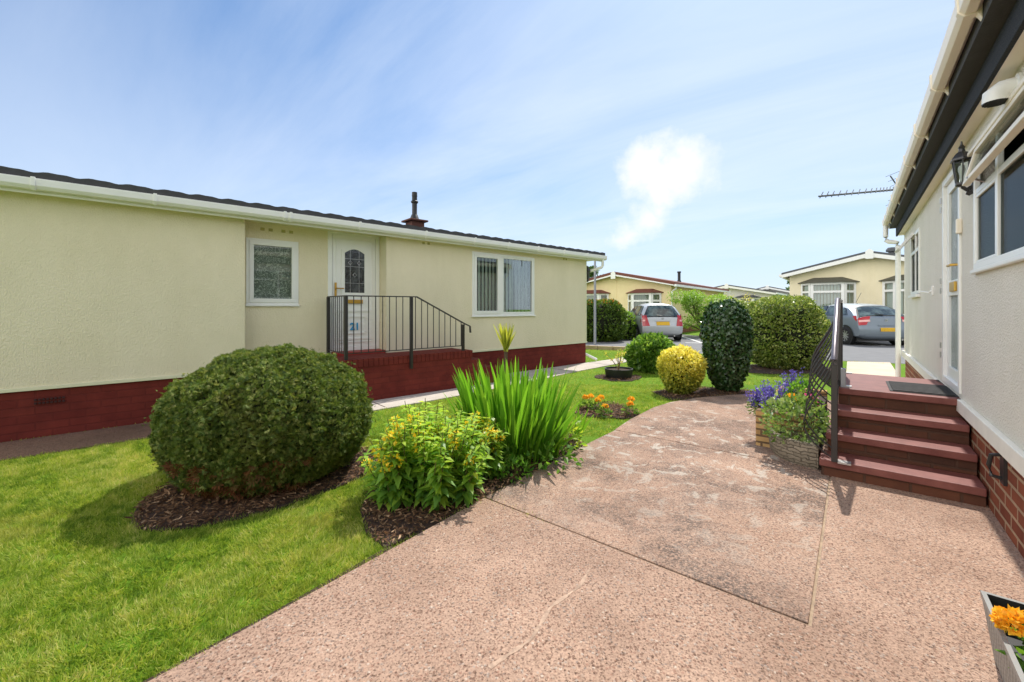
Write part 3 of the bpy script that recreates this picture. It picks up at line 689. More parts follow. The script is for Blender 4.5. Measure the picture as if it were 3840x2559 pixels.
mb.tube([c+Vector((-.12,0,.26)),c+Vector((.03,0,.04))],.011,6); mb.tube([c+Vector((-.10,0,-.26)),c+Vector((.03,0,-.02))],.009,6)
for k in (-3,-2,-1,1,2,3):
    q=c+Vector((-.045*abs(k),0,.09*k)); mb.tube([q-Vector((.16,.1,.06)),q+Vector((.14,-.1,.06))],.005,4)
mb.build('reflector','aerial_grey',ae)
MB().tube([AE(7.3,7.9,2.9),AE(7.3,7.9,3.62)],.018,8).build('mast','aerial_grey',ae)
# ------------------------------------------------------------------ HOUSE B (cream, left)
hB=thing('mobile_home','cream rendered park home with dark red painted base and brown tiled roof','park home',(OB[0],OB[1],0),angB)
mb=MB(); SB0,SB1,RC=-7.0,9.03,.25
ZT=2.60
wall_panel(mb,SB0,2.04,.5,ZT,0,.25,[],-1); wall_panel(mb,3.975,SB1,.5,ZT,0,.08,[(5.66,7.28,1.175,2.39)],-1)
wall_panel(mb,2.04,3.975,.5,ZT,RC,.08,[(2.09,2.74,1.37,2.285),(3.15,3.965,.66,2.53)],-1)
mb.add([(2.04,0,.5),(2.04,RC,.5),(2.04,RC,ZT),(2.04,0,ZT)],[(0,1,2,3)]); mb.add([(3.975,0,.5),(3.975,RC,.5),(3.975,RC,ZT),(3.975,0,ZT)],[(3,2,1,0)])
mb.add([(SB1,0,.5),(SB1,6,.5),(SB1,6,ZT),(SB1,3,ZT+.3),(SB1,0,ZT)],[(0,1,2,3,4)])
mb.add([(SB0,0,.5),(SB0,6,.5),(SB0,6,ZT),(SB0,0,ZT)],[(3,2,1,0)])
mb.build('wall','cream_render',hB)
mb=MB(); mb.box(SB0,2.03,.012,6,-.05,.5); mb.box(3.985,SB1-.01,.012,6,-.05,.5); mb.box(2.03,3.985,RC+.01,6,-.05,.5); mb.build('plinth','brick_paint',hB)
mb=MB(); mb.box(SB0,2.045,-.016,.0,.496,.532); mb.box(5.26,SB1+.015,-.016,0,.496,.532); mb.build('plinth_trim','cream_trim',hB,bevel=.003)
MB().box(SB1-.03,SB1+.004,-.006,-.0,.535,2.5).build('corner_bead','cream_trim',hB)
mb=MB()
for i in range(8): mb.box(.22+i*.028,.238+i*.028,-.004,.013,.385,.405); mb.box(.22+i*.028,.238+i*.028,-.004,.013,.35,.37)
mb.build('air_brick','air_brick_dark',hB)
# eaves
SE=9.44
MB().box(SB0,SE,-.14,.30,2.50,2.515).build('soffit','cream_trim',hB)
MB().box(SB0,SE-.02,-.165,-.14,2.455,2.60).build('fascia','white_pvc',hB,bevel=.003)
prof=[(-.165,2.585),(-.165,2.52),(-.18,2.495),(-.21,2.483),(-.245,2.488),(-.27,2.52),(-.275,2.59),(-.262,2.59),(-.258,2.525),(-.24,2.50),(-.205,2.497),(-.178,2.52),(-.176,2.585)]
GS=lambda s:.004*s
gB=MB().prism(prof,'x',SB0,SE+.05).build('gutter','white_pvc',hB,smooth=False,bevel=.003)
for s in (-.9,.25,1.15,2.45,2.52,3.45,4.55,5.55,6.35,7.15,7.95,8.75):
    pr=[(-.16,2.605),(-.16,2.50),(-.19,2.478),(-.247,2.476),(-.281,2.515),(-.285,2.60),(-.262,2.60),(-.262,2.575),(-.178,2.575)]
    MB().prism(pr,'x',s-.016,s+.016).build('bracket','white_pvc',gB,bevel=.003)
MB().tube([(9.38,-.22,2.50),(9.38,-.22,2.36),(9.36,-.20,2.31),(9.14,.10,2.20),(9.10,.14,2.15),(9.10,.14,.30)],.034,12).build('downpipe','white_pvc',hB,True)
MB().tube([(9.10,.14,.30),(9.10,.13,.22),(9.42,.0,.06)],.034,12).build('downpipe_shoe','white_pvc',hB,True)
# tiled roof, pantile waves at the eave
def tilefn(z0,y0,zoff,slope):
    return lambda u,v:(SB0+u*(SE+.02-SB0), y0+v*3.2, zoff+v*3.2*slope+(.007*math.sin(2*math.pi*(SB0+u*(SE-SB0))/.30)+.004*math.sin(4*math.pi*(SB0+u*(SE-SB0))/.30+.8)))
sl=math.tan(R(5.5))
mb=MB(); top=tilefn(0,-.235,2.662,sl); nu=520; vs=[];fs=[]
for i in range(nu+1):
    x,y,z=top(i/nu,0); x2,y2,z2=top(i/nu,1)
    vs+=[(x,y,z-.085-.0*(z-2.668)),(x,y,z),(x2,y2,z2)]
for i in range(nu): a=i*3; fs+=[(a,a+3,a+4,a+1),(a+1,a+4,a+5,a+2)]
mb.add(vs,fs)
e=len(vs)-3; mb.add([vs[e],vs[e+1],vs[e+2],(vs[e+2][0],vs[e+2][1],vs[e+2][2]-.09)],[(0,1,2,3)])
mb.box(SB0,SE+.01,-.23,3.0,2.604,2.62)
mb.prism([(3,2.93),(6.25,2.60),(6.25,2.70),(3,3.0)],'x',SB0,SE)
rf=mb.build('roof','dark_tile',hB)
fl=MB().box(5.36,5.66,1.77,2.07,2.72,3.205); fl.box(5.29,5.72,1.70,2.14,3.205,3.245); fl=fl.build('chimney','chimney_brown',hB,bevel=.01)
MB().lathe([(.11,3.245),(.07,3.36),(.055,3.38),(.055,3.62),(.075,3.63),(.08,3.66),(.058,3.68),(.055,3.76),(.062,3.78),(.058,3.80),(.058,3.86),(0,3.86)],16,(5.5,1.92,0)).build('flue_pipe','black_plastic',fl,True)
# eave vents
M['vent_cream']=simple('vent_cream',lin(186,176,120),.7)
for s in (2.26,2.36,2.52,2.62): MB().box(s,s+.05,RC-.006,RC,2.40,2.44).build('eave_vent','vent_cream',hB)
for s in (4.62,4.72,8.2,8.28): MB().box(s,s+.045,-.006,0,2.42,2.46).build('eave_vent','vent_cream',hB)
# windows
mb=MB(); frame(mb,2.09,2.74,1.37,2.285,RC-.014,RC+.05,.035); frame(mb,2.125,2.705,1.405,2.25,RC-.022,RC+.03,.055)
w=mb.build('window','white_pvc',hB,bevel=.004); MB().box(2.18,2.65,RC+.012,RC+.018,1.46,2.195).build('pane','glass',w); MB().box(2.16,2.67,RC+.07,RC+.075,1.43,2.22).build('net_curtain','lace',hB)
MB().box(2.08,2.75,RC-.03,RC-.014,1.352,1.378).build('sill','white_pvc',w,bevel=.003)
mb=MB(); frame(mb,5.66,7.28,1.175,2.39,-.014,.05,.04); frame(mb,5.70,6.33,1.215,2.35,-.024,.03,.06); mb.box(6.33,6.39,-.016,.04,1.215,2.35); frame(mb,6.39,7.24,1.215,2.35,-.012,.03,.035)
w=mb.build('window','white_pvc',hB,bevel=.004); MB().box(5.76,6.27,.006,.012,1.275,2.29).build('pane','glass',w); MB().box(6.42,7.21,.006,.012,1.25,2.32).build('pane','glass',w)
MB().box(5.64,7.30,-.035,-.014,1.158,1.182).build('sill','white_pvc',w,bevel=.003)
room('room_lining',hB,5.3,7.6,.082,2.6,.8,2.45)
mb=MB()
x=5.70
while x<7.25:
    if x<6.68: mb.add([(x,.10,1.2),(x+.075,.13,1.2),(x+.075,.13,2.33),(x,.10,2.33)],[(0,1,2,3)])
    else: mb.add([(x,.08,1.2),(x+.008,.16,1.2),(x+.008,.16,2.33),(x,.08,2.33)],[(0,1,2,3)])
    x+=.088 if x<6.68 else .1
mb.build('blind','blind',hB)
# door
mb=MB(); frame(mb,3.15,3.965,.66,2.53,RC-.012,RC+.05,.065); mb.build('door_frame','white_pvc',hB,bevel=.004)
X0,X1,Z0,Z1=3.222,3.893,.727,2.463
d=MB(); d.box(X0,X1,RC+.0,RC+.04,Z0,Z1); 
def rimp(x0,x1,z0,z1,w=.03): frame(d,x0,x1,z0,z1,RC-.012,RC,w)
rimp(X0+.06,X1-.06,Z0+.10,1.30); rimp(X0+.16,X1-.16,.92,1.20,.02); rimp(X0+.05,X1-.05,Z0+.06,Z1-.06,.012)
# arched surround of the glazed panel
gx0,gx1,gz0,gz1=X0+.13,X1-.13,1.52,2.24
arc=[(gx0,gz0),(gx1,gz0)]+[(gx1-(gx1-gx0)*k/12,gz1+.07*math.sin(math.pi*k/12)) for k in range(13)]
inn=[(gx0+.05,gz0+.05),(gx1-.05,gz0+.05)]+[(gx1-.05-(gx1-gx0-.1)*k/12,gz1-.05+.065*math.sin(math.pi*k/12)) for k in range(13)]
nA_=len(arc); d.add([(x,RC-.016,z) for x,z in arc]+[(x,RC-.016,z) for x,z in inn]+[(x,RC+.001,z) for x,z in arc]+[(x,RC-.004,z) for x,z in inn],
  [(i,(i+1)%nA_,nA_+(i+1)%nA_,nA_+i) for i in range(nA_)]+[(i,2*nA_+i,2*nA_+(i+1)%nA_,(i+1)%nA_) for i in range(nA_)]+[(nA_+i,nA_+(i+1)%nA_,3*nA_+(i+1)%nA_,3*nA_+i) for i in range(nA_)])
dB_=d.build('door','white_pvc',hB); dB_['label']='white panelled front door with arched leaded glass'
def leaded():
    m,nt=newmat('leaded_glass'); co=nt.coord(); n=nt.noise(co,14,3)
    nt.out(pbr(nt,nt.ramp(n,[(.4,lin(30,32,34)),(.6,lin(74,78,80))]),.08,0,nt.bump(nt.noise(co,30,2),.2,.01),.8)); return m
M['leaded']=leaded()
mb=MB(); mb.add([(x,RC-.006,z) for x,z in inn],[tuple(range(nA_))]); pn=mb.build('pane','leaded',dB_)
mb=MB(); cxm=(gx0+gx1)/2
for dx in (-.07,.07): mb.tube([(cxm+dx,RC-.009,gz0+.05),(cxm+dx,RC-.009,gz1)],.003,4)
for z in (1.72,1.98,2.1): mb.tube([(gx0+.05,RC-.009,z),(gx1-.05,RC-.009,z)],.003,4)
for dx in (-.07,.07,0):
    zc=2.04 if dx else 1.85; mb.tube([(cxm+dx-.03,RC-.010,zc),(cxm+dx,RC-.010,zc+.035),(cxm+dx+.03,RC-.010,zc),(cxm+dx,RC-.010,zc-.035),(cxm+dx-.03,RC-.010,zc)],.004,4)
mb.build('leading','steel',pn)
mb=MB().box(X0+.025,X0+.055,RC-.022,RC-.012,1.50,1.72); mb.tube([(X0+.04,RC-.02,1.63),(X0+.04,RC-.06,1.63),(X0+.15,RC-.062,1.63)],.010,8); mb.build('handle','brass',dB_)
MB().box(X0+.22,X0+.46,RC-.024,RC-.012,1.40,1.46).build('letterbox','brass',dB_,bevel=.003)
cu=bpy.data.curves.new('house_number','FONT'); cu.body='21'; cu.size=.155; cu.extrude=.003; cu.align_x='CENTER'; cu.offset=.004
to=bpy.data.objects.new('t',cu); col.objects.link(to); dg=bpy.context.evaluated_depsgraph_get()
me=bpy.data.meshes.new_from_object(to.evaluated_get(dg)); bpy.data.objects.remove(to); me.name='house_number'; me.materials.clear(); me.materials.append(M['blue_sign'])
o=bpy.data.objects.new('house_number',me); col.objects.link(o); o.parent=dB_; o.location=((X0+X1)/2+.0,RC-.016,.985); o.rotation_euler=(R(90),0,0)
# black coach lamp at the far gable end
MB().box(9.04,9.09,.02,.08,2.0,2.1).build('gable_lamp','black_metal',hB)
o=MB().lathe([(0,1.95),(.04,1.97),(.07,2.2),(.09,2.22),(.04,2.32),(0,2.36)],6,(9.12,.05,0)).build('gable_lamp','black_metal',hB)
# ------------------------------------------------------------------ landing at house B
ld=thing('brick_landing','painted dark red brick landing under the cream home front door','landing',(OB[0],OB[1],0),angB)
mb=MB(); mb.box(3.05,3.97,-.62,RC-.004,-.02,.60); mb.box(3.97,5.20,-.62,-.02,-.02,.60)
for i in range(3): mb.box(5.20+i*.26,5.46+i*.26,-.62,-.02,-.02,.45-.15*i)
mb.build('brick_base','brick_paint',ld)
mb=MB(); n=0; x=3.05
while x<5.2: mb.box(x+.004,x+.071,-.632,-.40,.505,.618); x+=.075
mb.box(3.055,5.195,-.42,-.03,.60,.614); mb.box(3.06,3.965,-.03,RC-.005,.60,.614); mb.build('coping','brick_paint',ld,bevel=.004)
MB().box(3.2,3.95,-.02,RC-.013,.614,.66).build('threshold','red_paint',ld,bevel=.004)
rb=thing('landing_railing','slim black metal railing with sloping end on the red brick landing','railing',(OB[0],OB[1],0),angB)
S0,S1,S2,F=3.13,4.07,5.06,-.58
ZR=1.50
MB().tube([(S0,.16,ZR-.004),(S0,F,ZR-.004),(S1+.13,F,ZR),(S2+.02,F,1.07),(S2+.14,F,1.02),(S2+.15,F,.91)],.014,4,rect=(.018,.008)).build('handrail','black_metal',rb)
for x,y,z0,z1 in ((S0,.16,.61,ZR),(S0,F,.61,ZR),(S1,F-.075,.42,ZR),(S2,F,.60,1.06)): MB().box(x-.02,x+.02,y-.02,y+.02,z0,z1-.005).build('post','black_metal',rb)
MB().tube([(S0,.16,.70),(S0,F,.70),(S2,F,.70)],.009,4).build('bottom_rail','black_metal',rb)
for k in range(1,9): y=.16+(F-.16)*k/9; MB().tube([(S0,y,.70),(S0,y,ZR-.01)],.0065,6).build('baluster','black_metal',rb)
k=1
x=S0+.105
while x<S2-.03:
    if abs(x-S1)>.04:
        zt=ZR if x<S1+.13 else ZR-(x-S1-.13)/(S2+.02-S1-.13)*.43
        MB().tube([(x,F,.70),(x,F,zt-.006)],.0065,6).build('baluster','black_metal',rb)
    x+=.105
# ------------------------------------------------------------------ far homes
def bay(par,x0,x1,z0,zt,zr,roofmat,blind):
    dp=.38; b=MB()
    P=[(x0,0),(x0+dp,-dp),(x1-dp,-dp),(x1,0)]
    wl=MB()
    for (ax,ay),(bx,by) in zip(P,P[1:]):
        wl.add([(ax,ay,.3),(bx,by,.3),(bx,by,z0),(ax,ay,z0)],[(0,1,2,3)])
    wl.build('bay_wall','white_pvc',par)
    fr=MB(); gl=MB(); bl=MB()
    for k,((ax,ay),(bx,by)) in enumerate(zip(P,P[1:])):
        d=Vector((bx-ax,by-ay)); L=d.length; d/=L; n=Vector((d.y,-d.x))
        def bar(u0,u1,za,zb,t=.03):
            q=lambda u,o:(ax+d.x*u+n.x*o,ay+d.y*u+n.y*o)
            c=[q(u0,0),q(u1,0),q(u1,t),q(u0,t)]
            fr.hexa([(*p,za) for p in c],[(*p,zb) for p in c])
        bar(0,.10,z0,zt); bar(L-.10,L,z0,zt); bar(.10,L-.10,z0,z0+.08); bar(.10,L-.10,zt-.09,zt); zm=zt-.40; bar(.10,L-.10,zm-.045,zm+.045)
        gl.add([(ax+d.x*u+n.x*.01,ay+d.y*u+n.y*.01,z) for u,z in ((.07,z0+.06),(L-.07,z0+.06),(L-.07,zt-.06),(.07,zt-.06))],[(0,1,2,3)])
        m=max(2,int(L/.11))
        for i in range(m):
            u0=L*i/m; u1=u0+L/m*.82
            bl.add([(ax+d.x*u-n.x*(.06+.03*j),ay+d.y*u-n.y*(.06+.03*j),z) for j,(u,z) in ((0,(u0,z0)),(1,(u1,z0)),(1,(u1,zt)),(0,(u0,zt)))],[(0,1,2,3)])
    bw=fr.build('bay_window','white_pvc',par); gl.build('pane','glass',bw); bl.build('blind',blind,bw)
    MB().prism([(x0+.1,.3),(x1-.1,.3),(x1-.1,.02),(x0+.1,.02)],'z',z0,zt).build('bay_lining','dark',bw)
    ov=.14; e=[(x0-ov,0),(x0+dp-.06,-dp-ov),(x1-dp+.06,-dp-ov),(x1+ov,0)]; t=[(x0+.42,0),(x0+.5,-.1),(x1-.5,-.1),(x1-.42,0)]
    r=MB(); r.add([(*p,zt+.03) for p in e]+[(*p,zr) for p in t]+[(*p,zt+.0) for p in e],[(0,1,5,4),(1,2,6,5),(2,3,7,6),(4,5,6,7),(8,9,1,0),(9,10,2,1),(10,11,3,2),(11,10,9,8)])
    r.build('bay_roof',roofmat,par)
rotC=math.atan2(-.6332,.7740)
def far_home(label,loc,x0,xm,x1,ze,zr,depth,wallmat,roofmat,bays,bayroof,blind,vergew=.16,rth=.09):
    h=thing('mobile_home',label,'park home',(loc[0],loc[1],0),rotC)
    w=MB(); w.add([(x0,0,0),(x1,0,0),(x1,0,ze),(xm,0,zr),(x0,0,ze),(x0,depth,0),(x1,depth,0),(x1,depth,ze),(xm,depth,zr),(x0,depth,ze)],[(0,1,2,3,4),(9,8,7,6,5),(1,6,7,2),(5,0,4,9)]); w.build('wall',wallmat,h)
    MB().box(x0-.02,x1+.02,-.02,depth,-.05,.35).build('plinth','brick_red',h)
    gable_roof(h,x0,x1,-.38,depth+.3,ze+.03,zr+.03,xm,rth,.28,roofmat)
    k=(zr-ze)/(xm-x0);k2=(zr-ze)/(x1-xm)
    v=MB(); v.prism([(x0-.28,ze-k*.28+.03-vergew+.03),(xm,zr+.03-vergew),(x1+.28,ze-k2*.28+.06-vergew),(x1+.28,ze-k2*.28+.03),(xm,zr+.03),(x0-.28,ze-k*.28+.03)],'y',-.40,-.36)
    v.build('bargeboard','white_pvc',h)
    MB().prism([(xm-.13,zr-.22),(xm+.13,zr-.22),(xm+.13,zr+.10),(xm,zr+.2),(xm-.13,zr+.10)],'y',-.43,-.405).build('finial','white_pvc',h)
    for xx,s in ((x0-.32,-1),(x1+.32,1)): MB().box(xx-.06,xx+.06,-.38,depth+.3,ze-k*.3-.05,ze-k*.3+.06).build('gutter','white_pvc',h)
    for (a,b,c,d,e) in bays: bay(h,a,b,c,d,e,bayroof,blind)
    MB().box(xm-.02,xm+.02,-.015,0,.4,zr-.2).build('wall_strip',wallmat,h)
    return h
hC=far_home('cream park home with red tiled roof and red bay roofs behind the silver car',(8.0,21.0),-5.9,-2.95,0,2.50,3.12,11,'far_cream','terracotta',[(-2.27,-.5,.95,2.10,2.32),(-5.2,-3.42,.95,2.12,2.34)],'terracotta','blind_grey',.08,.15)
MB().tube([(.30,-.2,2.45),(.28,-.1,2.30),(.06,-.06,2.15),(.06,-.06,.1)],.045,8).build('downpipe','white_pvc',hC,True)
MB().lathe([(.16,2.9),(.12,3.05),(.09,3.1),(.09,3.55),(.12,3.57),(.12,3.65),(0,3.66)],12,(-1.5,6.0,0)).build('flue_pipe','black_plastic',hC,True)
hD=far_home('pale cream park home with grey roof and dark bay roofs behind the blue-grey car',(12.957,19.5),0,2.82,5.64,2.90,3.60,11,'far_cream2','grey_tile',[(.45,2.38,1.0,2.44,2.68),(3.26,5.19,1.0,2.44,2.68)],'olive_tile','blind',.17)
for xx in (2.62,2.98): MB().box(xx,xx+.025,-.012,0,.4,3.42).build('wall_strip','far_cream2',hD)
MB().lathe([(.12,3.4),(.12,3.75),(.2,3.78),(.2,3.86),(.14,3.95),(0,3.97)],10,(3.6,1.2,0)).build('flue_pipe','grey_tile',hD)
MB().box(-.0+.1,.42,-.03,-.005,1.15,1.45).build('wall_plaque','black_plastic',hD)
hE=far_home('pale grey park home with dark roof far beyond the round hedges',(19.3,31.0),-6.0,-3.0,0,2.45,3.05,11,'far_white','grey_tile',[(-2.5,-.8,1.0,2.1,2.3)],'grey_tile','blind')
hF=far_home('distant white home with grey roof beside the green trees',(27.0,38.0),-6.4,-3.2,0,2.5,3.3,12,'far_white','grey_tile',[],'grey_tile','blind')
hG=far_home('distant grey-roofed home half hidden by the hedge top',(24.2,41.0),-6.4,-3.2,0,2.4,3.1,12,'far_white','grey_tile',[],'grey_tile','blind')
o=MB().lathe([(.05,0),(.05,.05),(.045,.06),(.035,3.1),(0,3.1)],10).build('lamp_post','grey_pole',None,True); o.location=(2.78,14.0,0); tag(o,'slender grey metal pole behind the downpipe of the cream home','pole')
# ------------------------------------------------------------------ cars
def chaikin(p,n=2):
    for _ in range(n):
        q=[]
        for i in range(len(p)):
            a=np.array(p[i]);b=np.array(p[(i+1)%len(p)]); q+=[a*.75+b*.25,a*.25+b*.75]
        p=q
    return [tuple(x) for x in p]
def car(label,loc,rot,out,L,W,Hh,zb,paint,sidewin,rear,lights,plate,wheelx,wr,scale,roofhw=.70,spokes=7,badge=None,handle=None,aerial=None):
    h=thing('parked_car',label,'car',loc,rot); h.scale=(scale,)*3
    o=chaikin(out,2); n=len(o); P=np.array(o)
    T=np.roll(P,-1,0)-np.roll(P,1,0); Nn=np.stack([T[:,1],-T[:,0]],1); Nn/=np.linalg.norm(Nn,axis=1,keepdims=True)
    cen=P.mean(0)
    if ((P-cen)*Nn).sum()<0: Nn=-Nn
    def hw(x,z):
        b=W/2*(1-.05*((z-.62)/.45)**2) if z<zb else W/2*(.972-(1-roofhw)*max(0,(z-zb))/(Hh-zb))
        return b*(1-.10*abs((x-L/2)/(L/2))**5)
    def inset(t): return .015*t*t+.10*abs(t)**5
    def cap(i,t,off=0.):
        i0=int(math.floor(i))%n;i1=(i0+1)%n;f=i-math.floor(i)
        p=P[i0]*(1-f)+P[i1]*f; nn=Nn[i0]*(1-f)+Nn[i1]*f
        q=p-nn*(inset(t)-off); return (q[0],hw(q[0],q[1])*t*(1.0),q[1])
    mb=MB(); ts=[-1+2*k/16 for k in range(17)]
    vs=[cap(i,t) for i in range(n) for t in ts]
    mb.add(vs,[(i*17+k,i*17+k+1,((i+1)%n)*17+k+1,((i+1)%n)*17+k) for i in range(n) for k in range(16)])
    # sides
    edgep=np.array([[cap(i,1)[0],cap(i,1)[2]] for i in range(n)])
    def span(x):
        zs=[]
        for i in range(n):
            a=edgep[i];b=edgep[(i+1)%n]
            if (a[0]-x)*(b[0]-x)<=0 and a[0]!=b[0]: zs.append(a[1]+(b[1]-a[1])*(x-a[0])/(b[0]-a[0]))
        return (min(zs),max(zs)) if len(zs)>1 else None
    x0,x1=edgep[:,0].min()+.004,edgep[:,0].max()-.004; cols=[]
    for k in range(41):
        x=x0+(x1-x0)*(.5-.5*math.cos(math.pi*k/40)); s=span(x)
        if s: cols.append((x,*s))
    for sg in (-1,1):
        vs=[];m=14
        for x,a,b in cols:
            for j in range(m+1):
                z=a+(b-a)*j/m; vs.append((x,sg*hw(x,z),z))
        mb.add(vs,[(c*(m+1)+j,(c+1)*(m+1)+j,(c+1)*(m+1)+j+1,c*(m+1)+j+1)[::sg] for c in range(len(cols)-1) for j in range(m)])
    body=mb.build('body',paint,h,True)
    def sp(mb,poly,sg,off):
        mb.add([(x,sg*(hw(x,z)+off),z) for x,z in poly],[tuple(range(len(poly)))])
    for nm,polys,mt,off in (('side_window',sidewin,'car_glass',.010),):
        for sg in (-1,1):
            for poly in polys:
                b2=MB(); sp(b2,poly,sg,.006); b2.build('window_seal','black_plastic',h)
                cx=sum(p[0] for p in poly)/len(poly);cz=sum(p[1] for p in poly)/len(poly)
                b3=MB(); sp(b3,[(cx+(x-cx)*.93,cz+(z-cz)*.9) for x,z in poly],sg,.011); b3.build(nm,'tinted',h)
    # index on outline nearest to a height on the rear
    def ri(z):
        c=[(abs(P[i][1]-z)+ (5 if P[i][0]>L*.35 else 0),i) for i in range(n)]; c.sort(); i=c[0][1]
        j=(i+1)%n if (P[(i+1)%n][1]-z)*(P[i][1]-z)<=0 else (i-1)%n
        den=P[j][1]-P[i][1]; f=0 if abs(den)<1e-6 else (z-P[i][1])/den
        return i+ (f if j==(i+1)%n else -f)
    def rpanel(z0,z1,t0,t1,name,mat,off,parent=h,t0b=None,t1b=None,nv=6,nu=8):
        t0b=t0 if t0b is None else t0b; t1b=t1 if t1b is None else t1b
        b=MB(); vs=[]
        for a in range(nv+1):
            f=a/nv; z=z0+(z1-z0)*f; i=ri(z); ta=t0b*(1-f)+t0*f; tb=t1b*(1-f)+t1*f
            for c in range(nu+1): vs.append(cap(i,ta+(tb-ta)*c/nu,off))
        b.add(vs,[(a*(nu+1)+c,a*(nu+1)+c+1,(a+1)*(nu+1)+c+1,(a+1)*(nu+1)+c) for a in range(nv) for c in range(nu)])
        return b.build(name,mat,parent,True)
    z0,z1,tb,tt=rear
    rpanel(z0,z1,-tt,tt,'rear_window_seal','black_plastic',.006,t0b=-tb,t1b=tb); rpanel(z0+.03,z1-.03,-tt+.05,tt-.05,'rear_window','tinted',.012,t0b=-tb+.05,t1b=tb-.05)
    for sg in (-1,1):
        l0,l1,ta,tb2,tab=lights
        l=rpanel(l0,l1,sg*ta,sg*tb2,'tail_light','tail_red',.010,t0b=sg*tab,t1b=sg*tb2)
        zm=(l0+l1)/2; rpanel(zm-.04,zm+.03,sg*(ta*.3+tb2*.7 if False else ta+.06*1),sg*(tb2-.02),'lamp_band','tail_pink',.014,parent=l)
        poly=None
    # side wrap of tail lights
    for sg in (-1,1):
        b=MB(); xe=cap(ri((l0+l1)/2),.98)[0]
        sp(b,[(xe+.02,l0+.10),(xe+.10,l0+.16),(xe+.22,l1),(xe+.12,l1+.02),(xe+.05,l1)],sg,.012); b.build('tail_light','tail_red',h)
    pz,ph,pt=plate
    rpanel(pz,pz+ph,-pt,pt,'number_plate','plate',.016)
    if handle: rpanel(handle-.015,handle+.02,-pt*1.15,pt*1.15,'tailgate_trim',paint,.03)
    rpanel(.30,.40,-.86,.86,'bumper_strip','black_plastic' if False else paint,.018)
    zc=(z0+.02); b=MB(); p0=cap(ri(z0+.03),0.02,.03);p1=cap(ri(z0+.06),.32,.03); b.tube([p0,p1],.012,6); b.build('wiper','black_plastic',h)
    if badge: 
        p=cap(ri(badge),0,.014); MB().lathe([(.03,0),(.042,.0),(.042,.008),(.03,.008),(.03,0)],16,p,'x').build('badge','alloy',h)
        b=MB(); 
        for k in range(3):
            t=math.pi/2+2*math.pi*k/3; b.tube([p,(p[0],p[1]+.034*math.cos(t),p[2]+.034*math.sin(t))],.004,4)
        b.build('badge_star','alloy',h)
    if aerial: MB().tube([(aerial,0,Hh-.02),(aerial+.1 if aerial<1 else aerial+.05,0.02,Hh+.02),(aerial-.30 if aerial>1.2 else aerial-.1,.08,Hh+(.36 if aerial>1.2 else .03))],.006,5).build('aerial','black_plastic',h)
    for x in wheelx:
        for sg in (-1,1):
            y=sg*(W/2-.10)
            arch=MB().lathe([(0,0),(wr+.045,0)],28,(x,sg*(hw(x,.5)+.006),wr+.01),'y'); arch.build('wheel_arch','black_plastic',h)
            wh=MB().lathe([(wr*.62,.11),(wr*.8,.115),(wr*.96,.09),(wr,.06),(wr,-.06),(wr*.96,-.09),(wr*.6,-.1)],28,(0,0,0),'y').build('wheel','rubber',h,True); wh.location=(x,sg*(hw(x,.5)-.08),wr)
            r=MB(); r.lathe([(wr*.66,.08),(wr*.60,.10),(wr*.58,.07)],28,(0,0,0),'y'); r.lathe([(0,.10),(wr*.14,.095),(wr*.16,.07)],16,(0,0,0),'y')
            for k in range(spokes):
                t=2*math.pi*k/spokes; c,s_=math.cos(t),math.sin(t); q=lambda rr,w,yy:(rr*c-w*s_,yy,rr*s_+w*c)
                r.hexa([q(.03,-.022,.06),q(wr*.62,-.018,.06),q(wr*.62,.018,.06),q(.03,.022,.06)],[q(.03,-.022,.095),q(wr*.62,-.014,.09),q(wr*.62,.014,.09),q(.03,.022,.095)])
            ro=r.build('rim','alloy',wh); ro.scale=(1,sg,1)
            d=MB().lathe([(0,.02),(wr*.62,.02)],24,(0,0,0),'y').build('brake_disc','dark',wh); d.scale=(1,sg,1)
    for sg in (-1,1):
        mx=L*.62; MB().lathe([(0,-.05),(.06,-.04),(.085,0),(.07,.05),(0,.06)],12,(mx,sg*(W/2+.06),zb+.08),'x').build('mirror',paint,h,True)
    MB().box(.3,L-.3,-W/2+.12,W/2-.12,.17,.26).build('underbody','black_plastic',h)
    MB().tube([(.12,-.45,.24),(.02,-.45,.235)],.03,8).build('exhaust','steel',h)
    return h
def tinted():
    m,nt=newmat('tinted_car_glass'); co=nt.coord(); n=nt.noise(co,3.5,2)
    nt.out(pbr(nt,nt.ramp(n,[(.4,lin(34,44,44)),(.65,lin(92,108,106))]),.06,0,None,.9)); return m
M['tinted']=tinted()
aout=[(.10,.24),(.02,.34),(.0,.50),(.0,.66),(.06,.74),(.10,.98),(.16,1.04),(.40,1.46),(.58,1.545),(1.2,1.585),(1.8,1.57),(2.35,1.45),(3.0,1.02),(3.45,.88),(3.72,.74),(3.84,.56),(3.82,.30),(3.7,.20),(.25,.20)]
a_dir=math.atan2(.999,.05)
car('silver hatchback parked facing the red-roofed cream home',(5.96,16.45,.0),a_dir,aout,3.84,1.76,1.59,1.02,'silver',
 [[(.42,1.06),(.78,1.04),(.80,1.46),(.62,1.44)],[(.84,1.04),(1.52,1.02),(1.52,1.49),(.86,1.465)],[(1.58,1.02),(2.66,1.0),(2.42,1.24),(2.1,1.43),(1.58,1.49)]],
 (1.0,1.49,.92,.84),(.64,1.10,.80,.99,.66),(.66,.15,.33),(.72,3.29),.31,.97,.64,5,badge=.93,handle=.84,aerial=.62)
bout=[(.10,.24),(.02,.32),(.0,.46),(.0,.60),(.05,.68),(.11,.96),(.2,1.02),(.62,1.33),(.86,1.40),(1.7,1.46),(2.3,1.41),(3.1,1.0),(3.75,.86),(4.12,.70),(4.25,.5),(4.2,.26),(4.05,.2),(.25,.2)]
